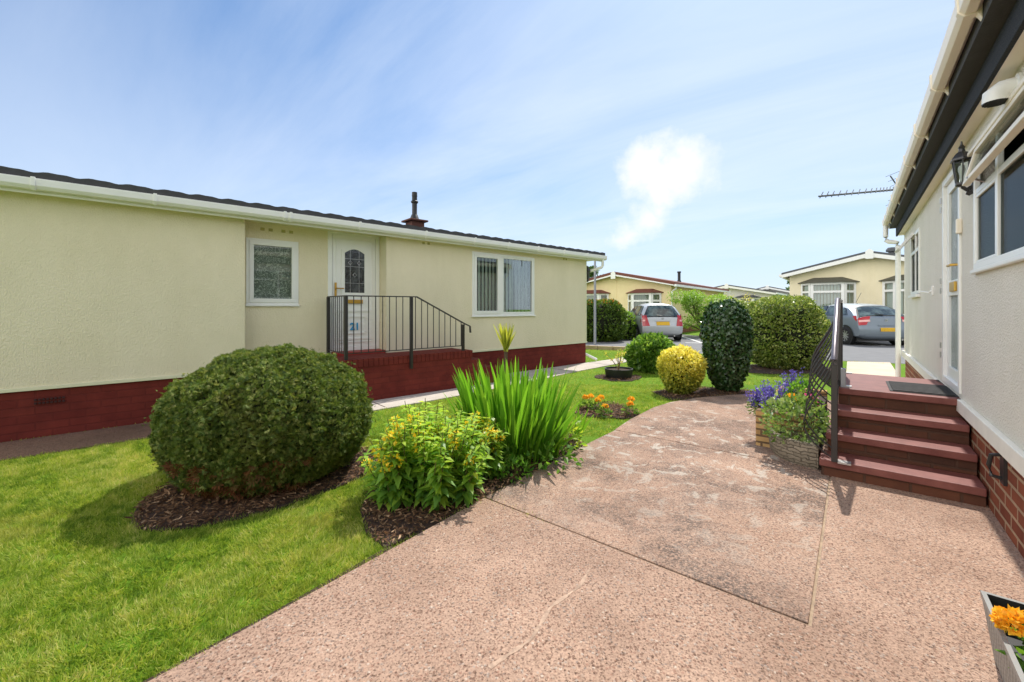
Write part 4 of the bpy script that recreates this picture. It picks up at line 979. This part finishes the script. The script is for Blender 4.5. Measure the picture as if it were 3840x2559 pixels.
car('blue-grey hatchback parked beyond the right-hand steps',(12.88,14.30,0),math.atan2(.985,.10),bout,4.25,1.75,1.46,.98,'bluegrey',
 [[(.66,1.03),(1.02,1.01),(1.0,1.30),(.86,1.25)],[(1.08,1.01),(1.82,1.0),(1.82,1.36),(1.08,1.33)],[(1.88,1.0),(2.92,.99),(2.6,1.20),(2.28,1.34),(1.88,1.36)]],
 (1.0,1.35,.95,.84),(.72,1.0,.56,.99,.76),(.50,.12,.30),(.70,3.31),.32,1.04,.74,9,badge=.86,handle=.70,aerial=1.4)
# ------------------------------------------------------------------ vegetation
def bush(name,label,cat,c,r,n,size,mat,tmpl,seed,amp=.05,freq=2.,tilt=.5,inner=.84,sq=1.,up=.25,coreS=.84,group=None,norm='out',taper=None,lvz=None):
    rng=np.random.default_rng(seed); t=thing(name,label,cat,(c[0],c[1],0),0,group); cc=(0,0,c[2])
    P,N=shell_pts(n,cc,r,rng,seed,amp,freq,inner,sq=sq)
    if taper: P[:,:2]*=(taper[0]+(taper[1]-taper[0])*np.clip(P[:,2]/(c[2]+r[2])*1.5,0,1))[:,None]
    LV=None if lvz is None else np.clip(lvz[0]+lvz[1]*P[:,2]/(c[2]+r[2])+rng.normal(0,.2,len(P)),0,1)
    X=N+np.array((0,0,up)); nn=N+rng.normal(0,.55,N.shape)
    if norm=='flat': X=rng.normal(0,1,N.shape); X-= (X*N).sum(1,keepdims=True)*N*.7; X[:,2]-=.35
    if norm=='spray':
        P=P*(1+lump(N,seed+5,.04,9.)[:,None]); T_=np.cross(N,rng.normal(0,1,N.shape)); X=N*.75+T_*.6+np.array((0,0,up))
    scatter('foliage',tmpl,P,X,size*rng.uniform(.65,1.25,len(P)),mat,t,rng,tilt,nn,LV)
    core('twig_core',cc,(r[0]*(taper[0] if taper else 1),r[1]*(taper[0] if taper else 1),r[2]),t,seed,amp,freq,coreS,sq); return t
b=bush('conifer_bush','big round clipped conifer bush on the lawn before the cream home','bush',(-1.95,3.40,.43),(.75,.75,.57),92000,.027,'conifer',t_fan(5,60,.20),21,.035,1.8,.4,.86,1.,.3,norm='spray')
rng=np.random.default_rng(8); P,N=shell_pts(6000,(0,0,.445),(.75,.75,.585),rng,21,.035,1.8,.93)
k=(P[:,1]<-.30)&(P[:,2]<.30)&(P[:,2]>.02)&(np.abs(P[:,0]-.10)<.34+.1*np.sin(P[:,2]*30))&(rng.random(len(P))<.8)
scatter('foliage',t_fan(5,60,.16),P[k]*1.02,N[k],.06*rng.uniform(.7,1.2,k.sum()),'conifer_brown',b,rng,.6)
MB().tube([(0,0,0),(0,0,.5)],[.06,.04],8).build('trunk','bark',b)
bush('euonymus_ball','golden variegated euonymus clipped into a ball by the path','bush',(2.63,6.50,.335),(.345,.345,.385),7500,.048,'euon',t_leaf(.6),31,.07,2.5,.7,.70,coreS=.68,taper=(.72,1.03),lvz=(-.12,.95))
iv=bush('ivy_column','tall dark glossy-leaved column bush beside the golden ball','bush',(3.43,6.68,.715),(.345,.345,.745),12000,.056,'ivy',t_leaf(.75,.08,.2),33,.06,2.2,.65,.84,.80,.0,norm='flat',taper=(.74,1.04))
bush('hydrangea_bush','low bright green leafy bush behind the golden ball','bush',(2.92,8.75,.35),(.45,.45,.36),3400,.125,'hyd',t_leaf(.65),35,.08,2.2,.6,.8)
hd=bush('rounded_hedge','large rounded olive-green hedge right of the dark column bush','hedge',(6.05,9.30,.76),(.80,.62,.80),17000,.06,'hedge',t_leaf(.55),37,.07,2.2,.6,.80,.72,coreS=.78)
h1=bush('garden_hedge','dark green clipped hedge with reddish tips beside the silver car','hedge',(3.45,16.7,.80),(1.02,.8,.84),8000,.11,'hedge_far',t_leaf(.55),39,.05,2.,.6,.84,.7)
rng=np.random.default_rng(5); P,N=shell_pts(900,(0,0,.80),(1.04,.82,.86),rng,39,.05,2.,.95,sq=.7); k=P[:,2]>1.45; scatter('red_tips',t_leaf(.5),P[k],N[k],.10,'hedge_red',h1,rng,.6)
# other shrubs near the parking bay
bush('low_shrub','yellow-green low shrub under the hedge beside the silver car','shrub',(4.75,17.6,.55),(.5,.5,.62),1500,.11,'maple',t_leaf(.5),41,.08,2.,.6,.8)
bush('low_shrub','dark low shrub behind the tall column bush','shrub',(6.9,11.4,.45),(.7,.6,.55),2000,.10,'hedge_far',t_leaf(.5),43,.08,2.,.6,.8)
def tree(name,label,loc,trunk_h,cr,cz,n,size,mat,seed,lean=.1,blobs=9,group=None):
    rng=np.random.default_rng(seed); r=random.Random(seed); t=thing(name,label,'tree',(loc[0],loc[1],0),0,group)
    mb=MB(); mb.tube([(0,0,0),(lean*.3,0,trunk_h*.5),(lean,0,trunk_h),(lean,0,cz)],[.09*cr,.07*cr,.05*cr,.02*cr],8)
    Ps=[];Ns=[]
    for i in range(blobs):
        a=r.uniform(0,6.28); rr=cr*r.uniform(.2,.8); zz=cz+cr*r.uniform(-.55,.6); c=(rr*math.cos(a),rr*math.sin(a),zz); br=cr*r.uniform(.28,.5)
        mb.tube([(lean,0,trunk_h*.8),(c[0]*.5,c[1]*.5,(trunk_h+zz)/2),c],[.03*cr,.02*cr,.008*cr],6)
        P,N=shell_pts(n//blobs,c,(br,br,br*.5),rng,seed+i,.15,3.,.45,zmin=.15); Ps.append(P);Ns.append(N)
    mb.build('trunk','bark',t,True); P=np.concatenate(Ps);N=np.concatenate(Ns)
    X=N+np.array((0,0,-.2)); scatter('crown',t_leaf(.5),P,X,size*rng.uniform(.6,1.3,len(P)),mat,t,rng,.7,N*.4+np.array((0,0,1.))); return t
tree('maple_tree','bright yellow-green maple right of the silver car',(8.75,19.3),.35,1.30,1.10,12000,.085,'maple',51,.1,24)
tree('maple_tree','smaller lime-green tree peeping over the dark column bush',(8.95,16.8),.5,.60,1.18,2200,.09,'hedge',52,.1,9)
tree('leafy_tree','distant dark green tree between the grey-roofed homes',(33.5,48.5),2.2,2.6,3.2,5000,.30,'tree_far',53,.2,10)
tree('leafy_tree','tree top peeping over the red ridge of the far cream home',(7.6,36.0),2.6,1.7,3.6,3000,.25,'tree_far',54,.2,9)
tree('leafy_tree','tree top barely showing above the brown tiled roof on the left',(-8.75,12.6),2.6,1.3,3.55,2500,.12,'tree_far',55,.1,8)
# sparse shrub in front of far grey home
t=thing('sparse_shrub','thin twiggy shrub rising behind the big rounded hedge','shrub',(9.55,17.3,0)); mb=MB(); r=random.Random(6); tips=[]
for i in range(16):
    a=r.uniform(0,6.28); h=r.uniform(1.3,1.95); d=r.uniform(.15,.7); p=(d*math.cos(a),d*math.sin(a),h); mb.tube([(0,0,0),(p[0]*.4,p[1]*.4,h*.6),p],[.015,.01,.004],5); tips+=[(p[0]*f,p[1]*f,h*(.55+.45*f)) for f in (.6,.8,1.,.9)]
mb.build('stem','pale_stem',t); P=np.array(tips*4)+np.random.default_rng(2).normal(0,.06,(len(tips)*4,3)); scatter('foliage',t_leaf(.45),P,np.random.default_rng(3).normal(0,1,P.shape),.07,'euon',t,np.random.default_rng(4),.5)
# distant background hedge so the horizon is closed
rng=np.random.default_rng(17)
P=np.stack([rng.uniform(-30,70,9000),rng.uniform(58,62,9000),np.abs(rng.normal(0,1,9000))],1); P[:,2]=np.minimum(P[:,2]*.9,1.9+.4*np.sin(P[:,0]*.5))
o=scatter('far_wood',t_leaf(.6),P,rng.normal(0,1,P.shape),.8,'tree_far',None,rng,.5); tag(o,'far band of green trees along the horizon','trees',kind='stuff')
# loosestrife
def loosestrife(label,c,stems,hmin,hmax,rad,seed):
    t=thing('yellow_loosestrife',label,'flower',(c[0],c[1],0)); rng=np.random.default_rng(seed); mb=MB(); LP=[];LX=[];LN=[];LS=[];FS=[]
    for i in range(stems):
        a=rng.uniform(0,6.28); d=rad*math.sqrt(rng.random()); bx,by=d*math.cos(a),d*math.sin(a)*c[2]; h=rng.uniform(hmin,hmax)*(1-.35*(d/rad)**2)
        lx,ly=bx*.35+rng.normal(0,.03),by*.35+rng.normal(0,.03)
        q=lambda f:np.array((bx+lx*f*f,by+ly*f*f,h*f)); mb.tube([q(0),q(.5),q(1)],[.005,.004,.0025],5)
        m=int(h/.034); FP=[];FX=[];FS.append((FP,FX)); fl0=rng.uniform(.60,.76) if rng.random()<.55 else None
        for k in range(2,m):
            f=k/m
            for w in range(4):
                ang=w*math.pi/2+(k%2)*.78+rng.normal(0,.25); dirv=np.array((math.cos(ang),math.sin(ang),.35*f-.25+rng.normal(0,.12)))
                LP.append(q(f)); LX.append(dirv); LN.append((0,0,1.)); LS.append((.105 if f<.6 else .078)*rng.uniform(.75,1.2)*(1-.45*max(0,f-.75)*4*.5))
            if fl0 is not None and fl0<=f<=fl0+.22:
                for w in range(4):
                    ang=rng.uniform(0,6.28); FP.append(q(f)+np.array((math.cos(ang),math.sin(ang),.3))*.026); FX.append((math.cos(ang),math.sin(ang),.5))
    mb.build('stem','stem',t); LP,LX,LN,LS=map(np.array,(LP,LX,LN,LS))
    lv=np.clip(.25+LP[:,2]/hmax*.5+rng.normal(0,.16,len(LP)),0,1)
    scatter('foliage',t_leaf(.42,.06,.18),LP,LX,LS,'loose_leaf',t,rng,.22,LN,lv)
    for fp,fx in FS:
        if not fp: continue
        Q=np.repeat(np.array(fp),5,0); QX=np.repeat(np.array(fx),5,0); Q=Q+rng.normal(0,.004,Q.shape)
        scatter('flower_spike',t_leaf(.55,.05,.1),Q,QX,rng.uniform(.016,.026,len(Q)),'loose_flower',t,rng,.8)
    return t
loosestrife('bushy yellow loosestrife in flower between the conifer bush and the path',(-.60,2.98,.9),88,.46,.70,.35,61)
loosestrife('smaller green loosestrife clump between yellow flowers and sword leaves',(-.28,3.36,.9),26,.40,.58,.19,62)
# sword-leaved clump (crocosmia)
t=thing('sword_leaf_clump','tall upright sword-leaved green clump behind the yellow flowers','plant',(.0,3.72,0)); rng=np.random.default_rng(71)
n=330; a=rng.uniform(0,6.28,n); d=np.sqrt(rng.random(n)); bx,by=.40*d*np.cos(a),.30*d*np.sin(a)
vs=[];fs=[];lv=[]
for i in range(n):
    h=rng.uniform(.45,.98)*(1-.12*d[i]**2); out=np.array((bx[i]*.48+rng.normal(0,.05),by[i]*.5+rng.normal(0,.05),0)); w=rng.uniform(.014,.026); ang=rng.uniform(0,3.14); sd=np.array((math.cos(ang),math.sin(ang),0))
    if i%17==0: out=out*2.2; h*=.85
    o=len(vs)
    for k,(f,wf) in enumerate(((0,.5),(.25,.85),(.5,1.),(.75,.8),(.92,.4),(1,.04))):
        p=np.array((bx[i],by[i],0))+out*(f**1.7)+np.array((0,0,h*(f-.06*f*f*(3 if i%17==0 else 1)))); vs+= [p-sd*w*wf,p+sd*w*wf]; 
    for k in range(5): fs.append((o+2*k,o+2*k+1,o+2*k+3,o+2*k+2))
    lv+= [float(np.clip(rng.normal(.5,.22),0,1))]*12
npmesh('foliage',np.array(vs),np.array(fs),np.array(lv),'sword',t)
P,N=shell_pts(300,(.15,-.15,.08),(.42,.28,.14),rng,3,.1,2.,.4); scatter('undergrowth',t_leaf(.6),P,N,.06,'green_leaf',t,rng,.6)
# low seedlings along the path edge
def clump(name,label,cat,c,r,n,size,mat,seed,flowers=None,zc=None,core_=False,tm=None,group=None,base=0.):
    t=thing(name,label,cat,(c[0],c[1],base),0,group); rng=np.random.default_rng(seed)
    P,N=shell_pts(n,(0,0,zc if zc is not None else r[2]*.6),r,rng,seed,.12,2.5,.35,zmin=.01)
    mb=MB()
    for i in range(10): q=P[rng.integers(len(P))]; mb.tube([(q[0]*.2,q[1]*.2,0),(q[0]*.7,q[1]*.7,q[2]*.6),q],[.004,.003,.002],4)
    mb.build('stem','stem',t); scatter('foliage',tm or t_leaf(.55),P,N+np.array((0,0,.3)),size*rng.uniform(.6,1.2,len(P)),mat,t,rng,.5)
    if flowers:
        for fm,pts,sz,kk in flowers:
            Q=np.array(pts)
            if sz<0: # ruffled heads, each its own part
                for q in Q:
                    m=70 if sz>-.06 else 200; big=1. if m==70 else .62; dd=nrm(np.abs(rng.normal(0,1,(m,3)))*np.array((1,1,1))*np.sign(rng.normal(0,1,(m,3)))*np.array((1,1,0))+np.array((0,0,1))*rng.uniform(-.15,1,(m,1)))
                    scatter('flower',t_leaf(.9,.1,.25),q+dd*(-sz)*.45,dd,(-sz)*big*rng.uniform(.5,.75,m),fm,t,rng,.35)
            else:
                Q=np.repeat(Q,kk,0)+rng.normal(0,sz*.8,(len(Q)*kk,3)); scatter('flower',t_leaf(.8),Q,rng.normal(0,1,Q.shape),sz,fm,t,rng,.5)
    return t
clump('seedling','small bright green seedling at the edge of the pink path',"plant",(.02,3.22),(.13,.10,.10),130,.055,'green_leaf',81)
clump('seedling','low dark-leaved seedling under the sword leaves',"plant",(-.12,3.36),(.12,.12,.12),110,.06,'hyd',82)
clump('leafy_weed','leafy green weeds at the right foot of the sword leaves','plant',(.50,3.92),(.18,.15,.20),260,.05,'loose_leaf',83)
t=thing('young_sword_leaves','short sword leaves leaning over the marigold bed','plant',(.66,4.15,0)); rng=np.random.default_rng(84)
P=np.zeros((7,3)); P[:,:2]=rng.normal(0,.03,(7,2)); X=np.array([(.5,0,.9),(.35,.1,1),(.2,0,1),(-.1,.1,1),(.6,.1,.8),(.1,-.1,1),(.45,-.1,.9)]); scatter('foliage',t_blade(.11,.15),P,X,rng.uniform(.26,.40,7),'sword',t,rng,.05)
# cordyline
t=thing('cordyline','yellowish spiky cordyline against the cream wall behind the sword leaves','plant',(-.12,6.75,0)); MB().tube([(0,0,0),(.02,0,.4),(.02,0,.62)],[.04,.035,.03],8).build('trunk','bark',t,True)
rng=np.random.default_rng(90); n=70; P=np.tile((.02,0,.64),(n,1))+rng.normal(0,.012,(n,3)); X=rng.normal(0,.15,(n,3)); X[:,2]=rng.uniform(.5,1.2,n); scatter('foliage',t_blade(.08,.10),P,X,rng.uniform(.30,.47,n),'cordy',t,rng,.05)
# marigolds in the lawn bed
MG=[((.96,5.45),'two-headed orange marigold at the left of the lawn bed',[(0,0,.16),(.07,.02,.165)]),((1.10,5.36),'orange marigold with a small second head beside the left pair',[(0,-.01,.14),(.06,.08,.16)]),((1.13,5.08),'low drooping orange marigold at the front of the lawn bed',[(0,0,.13)]),((1.45,5.14),'orange marigold with two stacked heads at the right of the lawn bed',[(0,-.02,.15),(.03,.05,.19)])]
for i,((x,y),lb,hs) in enumerate(MG): clump('marigold',lb,'flower',(x,y),(.09,.09,.09),110,.045,'hyd',100+i,[('orange',hs,-.045,0)],group='marigolds in the lawn bed')
# pot with shrub
t=thing('bowl_planter','low black bowl pot with a sparse yellow-leaved shrub on the lawn','planter',(2.03,7.95,0))
MB().lathe([(.0,.0),(.235,.0),(.258,.13),(.265,.18),(.245,.18),(.235,.14),(0,.14)],28).build('bowl','black_plastic',t,True); MB().lathe([(0,.15),(.236,.148)],24).build('soil','soil',t)
t=thing('potted_shrub','sparse yellow-leaved shrub growing in the black bowl','shrub',(2.03,7.95,.15)); mb=MB(); tips=[]; r=random.Random(9)
for i in range(11):
    a=r.uniform(0,6.28); d=r.uniform(.05,.26); h=r.uniform(.15,.42); p=(d*math.cos(a),d*math.sin(a),h); mb.tube([(0,0,0),(p[0]*.5,p[1]*.5,h*.6),p],[.008,.006,.003],5); tips+=[p]*7
mb.build('stem','pale_stem',t); P=np.array(tips)+np.random.default_rng(1).normal(0,.025,(len(tips),3)); scatter('foliage',t_leaf(.5),P,np.random.default_rng(2).normal(0,1,P.shape)+np.array((0,0,.5)),.05,'euon',t,np.random.default_rng(3),.4)
# ------------------------------------------------------------------ stone bed by the steps
sb=thing('stone_planter','raised buff stone planter wall beside the brick steps','planter',Aw(.48,.90),angA)
mb=MB(); mb.box(0,.10,.02,.50,-.02,.36); mb.box(.10,1.75,.40,.50,-.02,.34); mb.box(1.65,1.75,.02,.40,-.02,.34); mb.build('stone_wall','stone_buff',sb,bevel=.012)
MB().box(.10,1.65,.02,.40,.0,.28).build('soil','soil',sb)
tr=thing('stone_trough','quarter-round carved concrete trough at the foot of the steps','planter',Aw(.47,.895),angA)
mb=MB(); a0,a1=math.pi/2,math.pi
mb.lathe([(0,0.),(.36,0.),(.385,.05),(.40,.19),(.395,.20),(.345,.20),(.34,.15),(0,.15)],22,(0,0,.02),'z',a0,a1)
mb.add([(0,0,.02),(-.385,0,.02),(-.40,0,.22),(0,0,.22)],[(0,1,2,3)]); mb.add([(0,0,.02),(0,.385,.02),(0,.40,.22),(0,0,.22)],[(3,2,1,0)])
mb.build('bowl','trough',tr,True); MB().lathe([(0,.17),(.342,.168)],20,(0,0,.0),'z',a0,a1).build('soil','soil',tr)
def cl(nm,lb,ct,a,p,*args,base=.28,**kw): q=Aw(a,p); return clump(nm,lb,ct,(q[0],q[1]),*args,base=base,**kw)
cl('trailing_plant','pale variegated trailing plant filling the concrete trough','plant',.32,1.07,(.25,.22,.25),900,.05,'nepeta',120,base=.17)
def spikes(nm,lb,a,p,n,h,rad,seed,mat,base):
    q=Aw(a,p); t=thing(nm,lb,'flower',(q[0],q[1],base)); rng=np.random.default_rng(seed); mb=MB(); FP=[]
    for i in range(n):
        an=rng.uniform(0,6.28); d=rad*math.sqrt(rng.random()); x,y=d*math.cos(an),d*math.sin(an); hh=h*rng.uniform(.6,1.1); mb.tube([(x*.3,y*.3,0),(x*.7,y*.7,hh*.55),(x,y,hh)],[.003,.003,.002],4)
        for k in range(9): f=.45+.55*k/8; FP.append((x*(.3+.7*f)+rng.normal(0,.008),y*(.3+.7*f)+rng.normal(0,.008),hh*f))
    mb.build('stem','stem',t); FP=np.repeat(np.array(FP),3,0); FP+=rng.normal(0,.007,FP.shape); scatter('flower',t_leaf(.6),FP,rng.normal(0,1,FP.shape)+np.array((0,0,.3)),rng.uniform(.016,.03,len(FP)),mat,t,rng,.4)
    P,N=shell_pts(260,(0,0,h*.28),(rad*.9,rad*.9,h*.4),rng,seed,.1,2.,.3); scatter('foliage',t_leaf(.4),P,N,.045,'nepeta',t,rng,.5); return t
spikes('purple_salvia','spiky purple salvia spilling over the buff stone wall',.74,1.38,34,.24,.15,130,'purple',.26)
spikes('purple_salvia','second purple salvia at the far end of the stone planter',1.16,1.33,34,.26,.17,131,'purple',.26)
spikes('purple_salvia','pale purple wispy salvia tips behind the stone planter',1.7,1.22,18,.34,.12,132,'purple',.26)
cl('marigold','single orange marigold among green leaves in the stone planter','flower',.78,1.14,(.11,.11,.11),170,.05,'green_leaf',140,[('orange',[(0,.0,.17)],-.07,0)])
cl('bedding_plant','bright green leafy plant behind the marigold in the stone planter','plant',1.12,1.10,(.15,.13,.18),300,.06,'green_leaf',141)
cl('petunia','pink petunias against the railing of the steps','flower',.86,.985,(.10,.07,.12),170,.05,'green_leaf',142,[('pink',[(0,0,.20),(.05,.03,.17),(-.05,.02,.19),(-.02,-.05,.14)],.035,9)])
cl('petunia','small purple-pink petunias low beside the steps','flower',.60,.98,(.09,.06,.10),140,.05,'green_leaf',143,[('pink',[(0,0,.12),(.05,.03,.10),(-.03,-.02,.07)],.028,8)],base=.22)
# ------------------------------------------------------------------ rattan planter, bottom right
o0=Aw(-1.70,.30); rp=thing('rattan_planter','pale grey rattan-effect tub in the bottom right corner','planter',(o0[0],o0[1],0),angA)
Lp,Wp,Hp=.62,.34,.25
mb=MB(); B_=[(-.02-Lp+.05,-Wp+.03),(-.03,-Wp+.03),(-.03,-.03),(-.02-Lp+.05,-.03)]; T_=[(-Lp,-Wp),(0,-Wp),(0,0),(-Lp,0)]; I_=[(-Lp+.014,-Wp+.014),(-.014,-Wp+.014),(-.014,-.014),(-Lp+.014,-.014)]
vs=[(*p,.024) for p in B_]+[(*p,Hp) for p in T_]; mb.add(vs,[(0,3,2,1),(0,1,5,4),(1,2,6,5),(2,3,7,6),(3,0,4,7)]); mb.build('tub','rattan',rp)
mb=MB(); mb.add([(*p,Hp) for p in T_]+[(*p,Hp) for p in I_]+[(*p,Hp-.018) for p in T_],[(0,1,5,4),(1,2,6,5),(2,3,7,6),(3,0,4,7)]+[(8,9,1,0),(9,10,2,1),(10,11,3,2),(11,8,0,3)]); ob=mb.build('rim','rattan_rim',rp)
mb=MB(); mb.add([(*p,Hp-.001) for p in I_]+[(p[0]*.95-.015,p[1]*.95-.01,.15) for p in I_],[(0,1,5,4)[::-1],(1,2,6,5)[::-1],(2,3,7,6)[::-1],(3,0,4,7)[::-1],(4,5,6,7)]); mb.build('lining','black_plastic',rp)
q=Aw(-1.97,.17); clump('marigold','large orange marigold growing in the grey rattan tub','flower',(q[0],q[1]),(.10,.09,.10),130,.055,'green_leaf',150,[('orange',[(-.062,.070,.135)],-.068,0)],base=.15)
# ------------------------------------------------------------------ world, sun, camera
w=bpy.data.worlds.new('World'); sc.world=w; w.use_nodes=True; nt=NT(w.node_tree)
AZ,EL=R(32.7),R(55)
sky=nt.n('ShaderNodeTexSky',sky_type='NISHITA',sun_disc=False,sun_elevation=EL,sun_rotation=AZ,air_density=1.0,dust_density=.6,ozone_density=1.6)
dv=nt.coord('Generated'); sx=nt.n('ShaderNodeSeparateXYZ',{0:dv})
zz=nt.math('ADD',nt.math('MAXIMUM',sx.outputs[2],0.),.22)
pc=nt.n('ShaderNodeCombineXYZ',{0:nt.math('DIVIDE',sx.outputs[0],zz),1:nt.math('DIVIDE',sx.outputs[1],zz),2:0.}).outputs[0]
rot=nt.mapping(pc,(1.,1.,1.),(0,0,0),(0,0,R(35)))
wisps=nt.noise(nt.mapping(rot,(.35,1.5,1)),1.1,8,.62,.5); soft=nt.noise(pc,.55,4,.5)
toward=nt.n('ShaderNodeVectorMath',{0:dv,1:(math.sin(R(40)),math.cos(R(40)),.12)},operation='DOT_PRODUCT').outputs['Value']
haze=nt.ramp(toward,[(.0,(.06,.06,.06)),(.55,(.22,.22,.22)),(1.,(.58,.58,.58))])
low=nt.ramp(sx.outputs[2],[(.0,(.88,.88,.88)),(.22,(.50,.50,.50)),(.6,(.05,.05,.05))])
wm=nt.ramp(nt.math('ADD',nt.math('MULTIPLY',wisps,.75),nt.math('MULTIPLY',soft,.5)),[(.50,(0,0,0)),(.82,(.62,.62,.62))])
cd=Vector((.358,1,.27)).normalized()
warp=nt.n('ShaderNodeVectorMath',{0:nt.n('ShaderNodeTexNoise',{'Vector':dv,'Scale':13.,'Detail':8.,'Roughness':.6}).outputs['Color'],1:(.5,.5,.5)},operation='SUBTRACT').outputs[0]
wd=nt.n('ShaderNodeVectorMath',{0:dv,1:nt.n('ShaderNodeVectorMath',{0:warp,'Scale':.12},operation='SCALE').outputs[0]},operation='ADD').outputs[0]
def blob(c,r0,r1):
    c=Vector(c).normalized(); d=nt.n('ShaderNodeVectorMath',{0:wd,1:tuple(c)},operation='DISTANCE').outputs['Value']
    return nt.ramp(d,[(r0,(1,1,1)),(r1,(0,0,0))])
cl1=None
for c_,r0,r1 in (((.325,1,.340),.035,.075),((.40,1,.335),.03,.07),((.445,1,.335),.0,.055),((.365,1,.285),.025,.065),((.355,1,.24),.0,.05),((.315,1,.205),.01,.055),((.275,1,.175),.0,.04)):
    b_=blob(c_,r0,r1); cl1=b_ if cl1 is None else nt.math('MAXIMUM',cl1,b_)
sat=nt.mix(1.,sky.outputs[0],(.52,.96,1.28,1),'MULTIPLY')
base=nt.mix(nt.math('MAXIMUM',haze,low),sat,(6.7,7.25,8.35,1))
wm=nt.math('MULTIPLY',wm,nt.ramp(toward,[(.0,(.25,.25,.25)),(.55,(1,1,1))])); base=nt.mix(wm,base,(7.6,8.3,9.2,1))
base=nt.mix(nt.math('MULTIPLY',cl1,nt.math('MULTIPLY_ADD',wisps,.5,.68,clamp=True)),base,(8.3,8.5,8.7,1))
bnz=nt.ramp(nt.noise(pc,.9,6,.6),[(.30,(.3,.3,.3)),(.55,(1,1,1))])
for v_,c_ in (((-.90,-.32,.30),(22.,21.4,20.8,1)),((.25,-.90,.35),(11.,10.8,10.6,1))):  # bright cloud banks outside the view, added to lift the shaded walls
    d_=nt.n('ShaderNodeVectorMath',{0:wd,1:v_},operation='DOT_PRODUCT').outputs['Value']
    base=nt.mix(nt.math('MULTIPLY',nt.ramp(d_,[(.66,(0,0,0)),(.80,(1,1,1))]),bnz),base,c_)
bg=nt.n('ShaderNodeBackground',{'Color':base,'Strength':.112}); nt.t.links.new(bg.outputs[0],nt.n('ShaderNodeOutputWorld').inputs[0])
sd=Vector((math.sin(AZ)*math.cos(EL),math.cos(AZ)*math.cos(EL),math.sin(EL)))
su=bpy.data.lights.new('sun','SUN'); su.energy=4.6; su.angle=R(.53); su.color=(1,.95,.87)
so=bpy.data.objects.new('sun',su); col.objects.link(so); so.rotation_euler=(-sd).to_track_quat('-Z','Y').to_euler(); so.location=(0,0,20)
cam=bpy.data.cameras.new('camera'); co=bpy.data.objects.new('camera',cam); col.objects.link(co); co.location=(0,0,H); co.rotation_euler=(R(90),0,0)
cam.sensor_width=36; cam.lens=36*1566.7/3840; cam.shift_y=-(1279.5-1155.4)/3840; cam.clip_start=.05; cam.clip_end=2000; sc.camera=co
vs_=sc.view_settings; vs_.view_transform='Standard'; vs_.look='None'; vs_.exposure=.18; vs_.gamma=1; vs_.use_curve_mapping=False
sc.cycles.sample_clamp_direct=5.; sc.cycles.sample_clamp_indirect=4.; sc.cycles.max_bounces=7; sc.cycles.transparent_max_bounces=12; sc.cycles.use_denoising=True; sc.cycles.caustics_reflective=False; sc.cycles.caustics_refractive=False
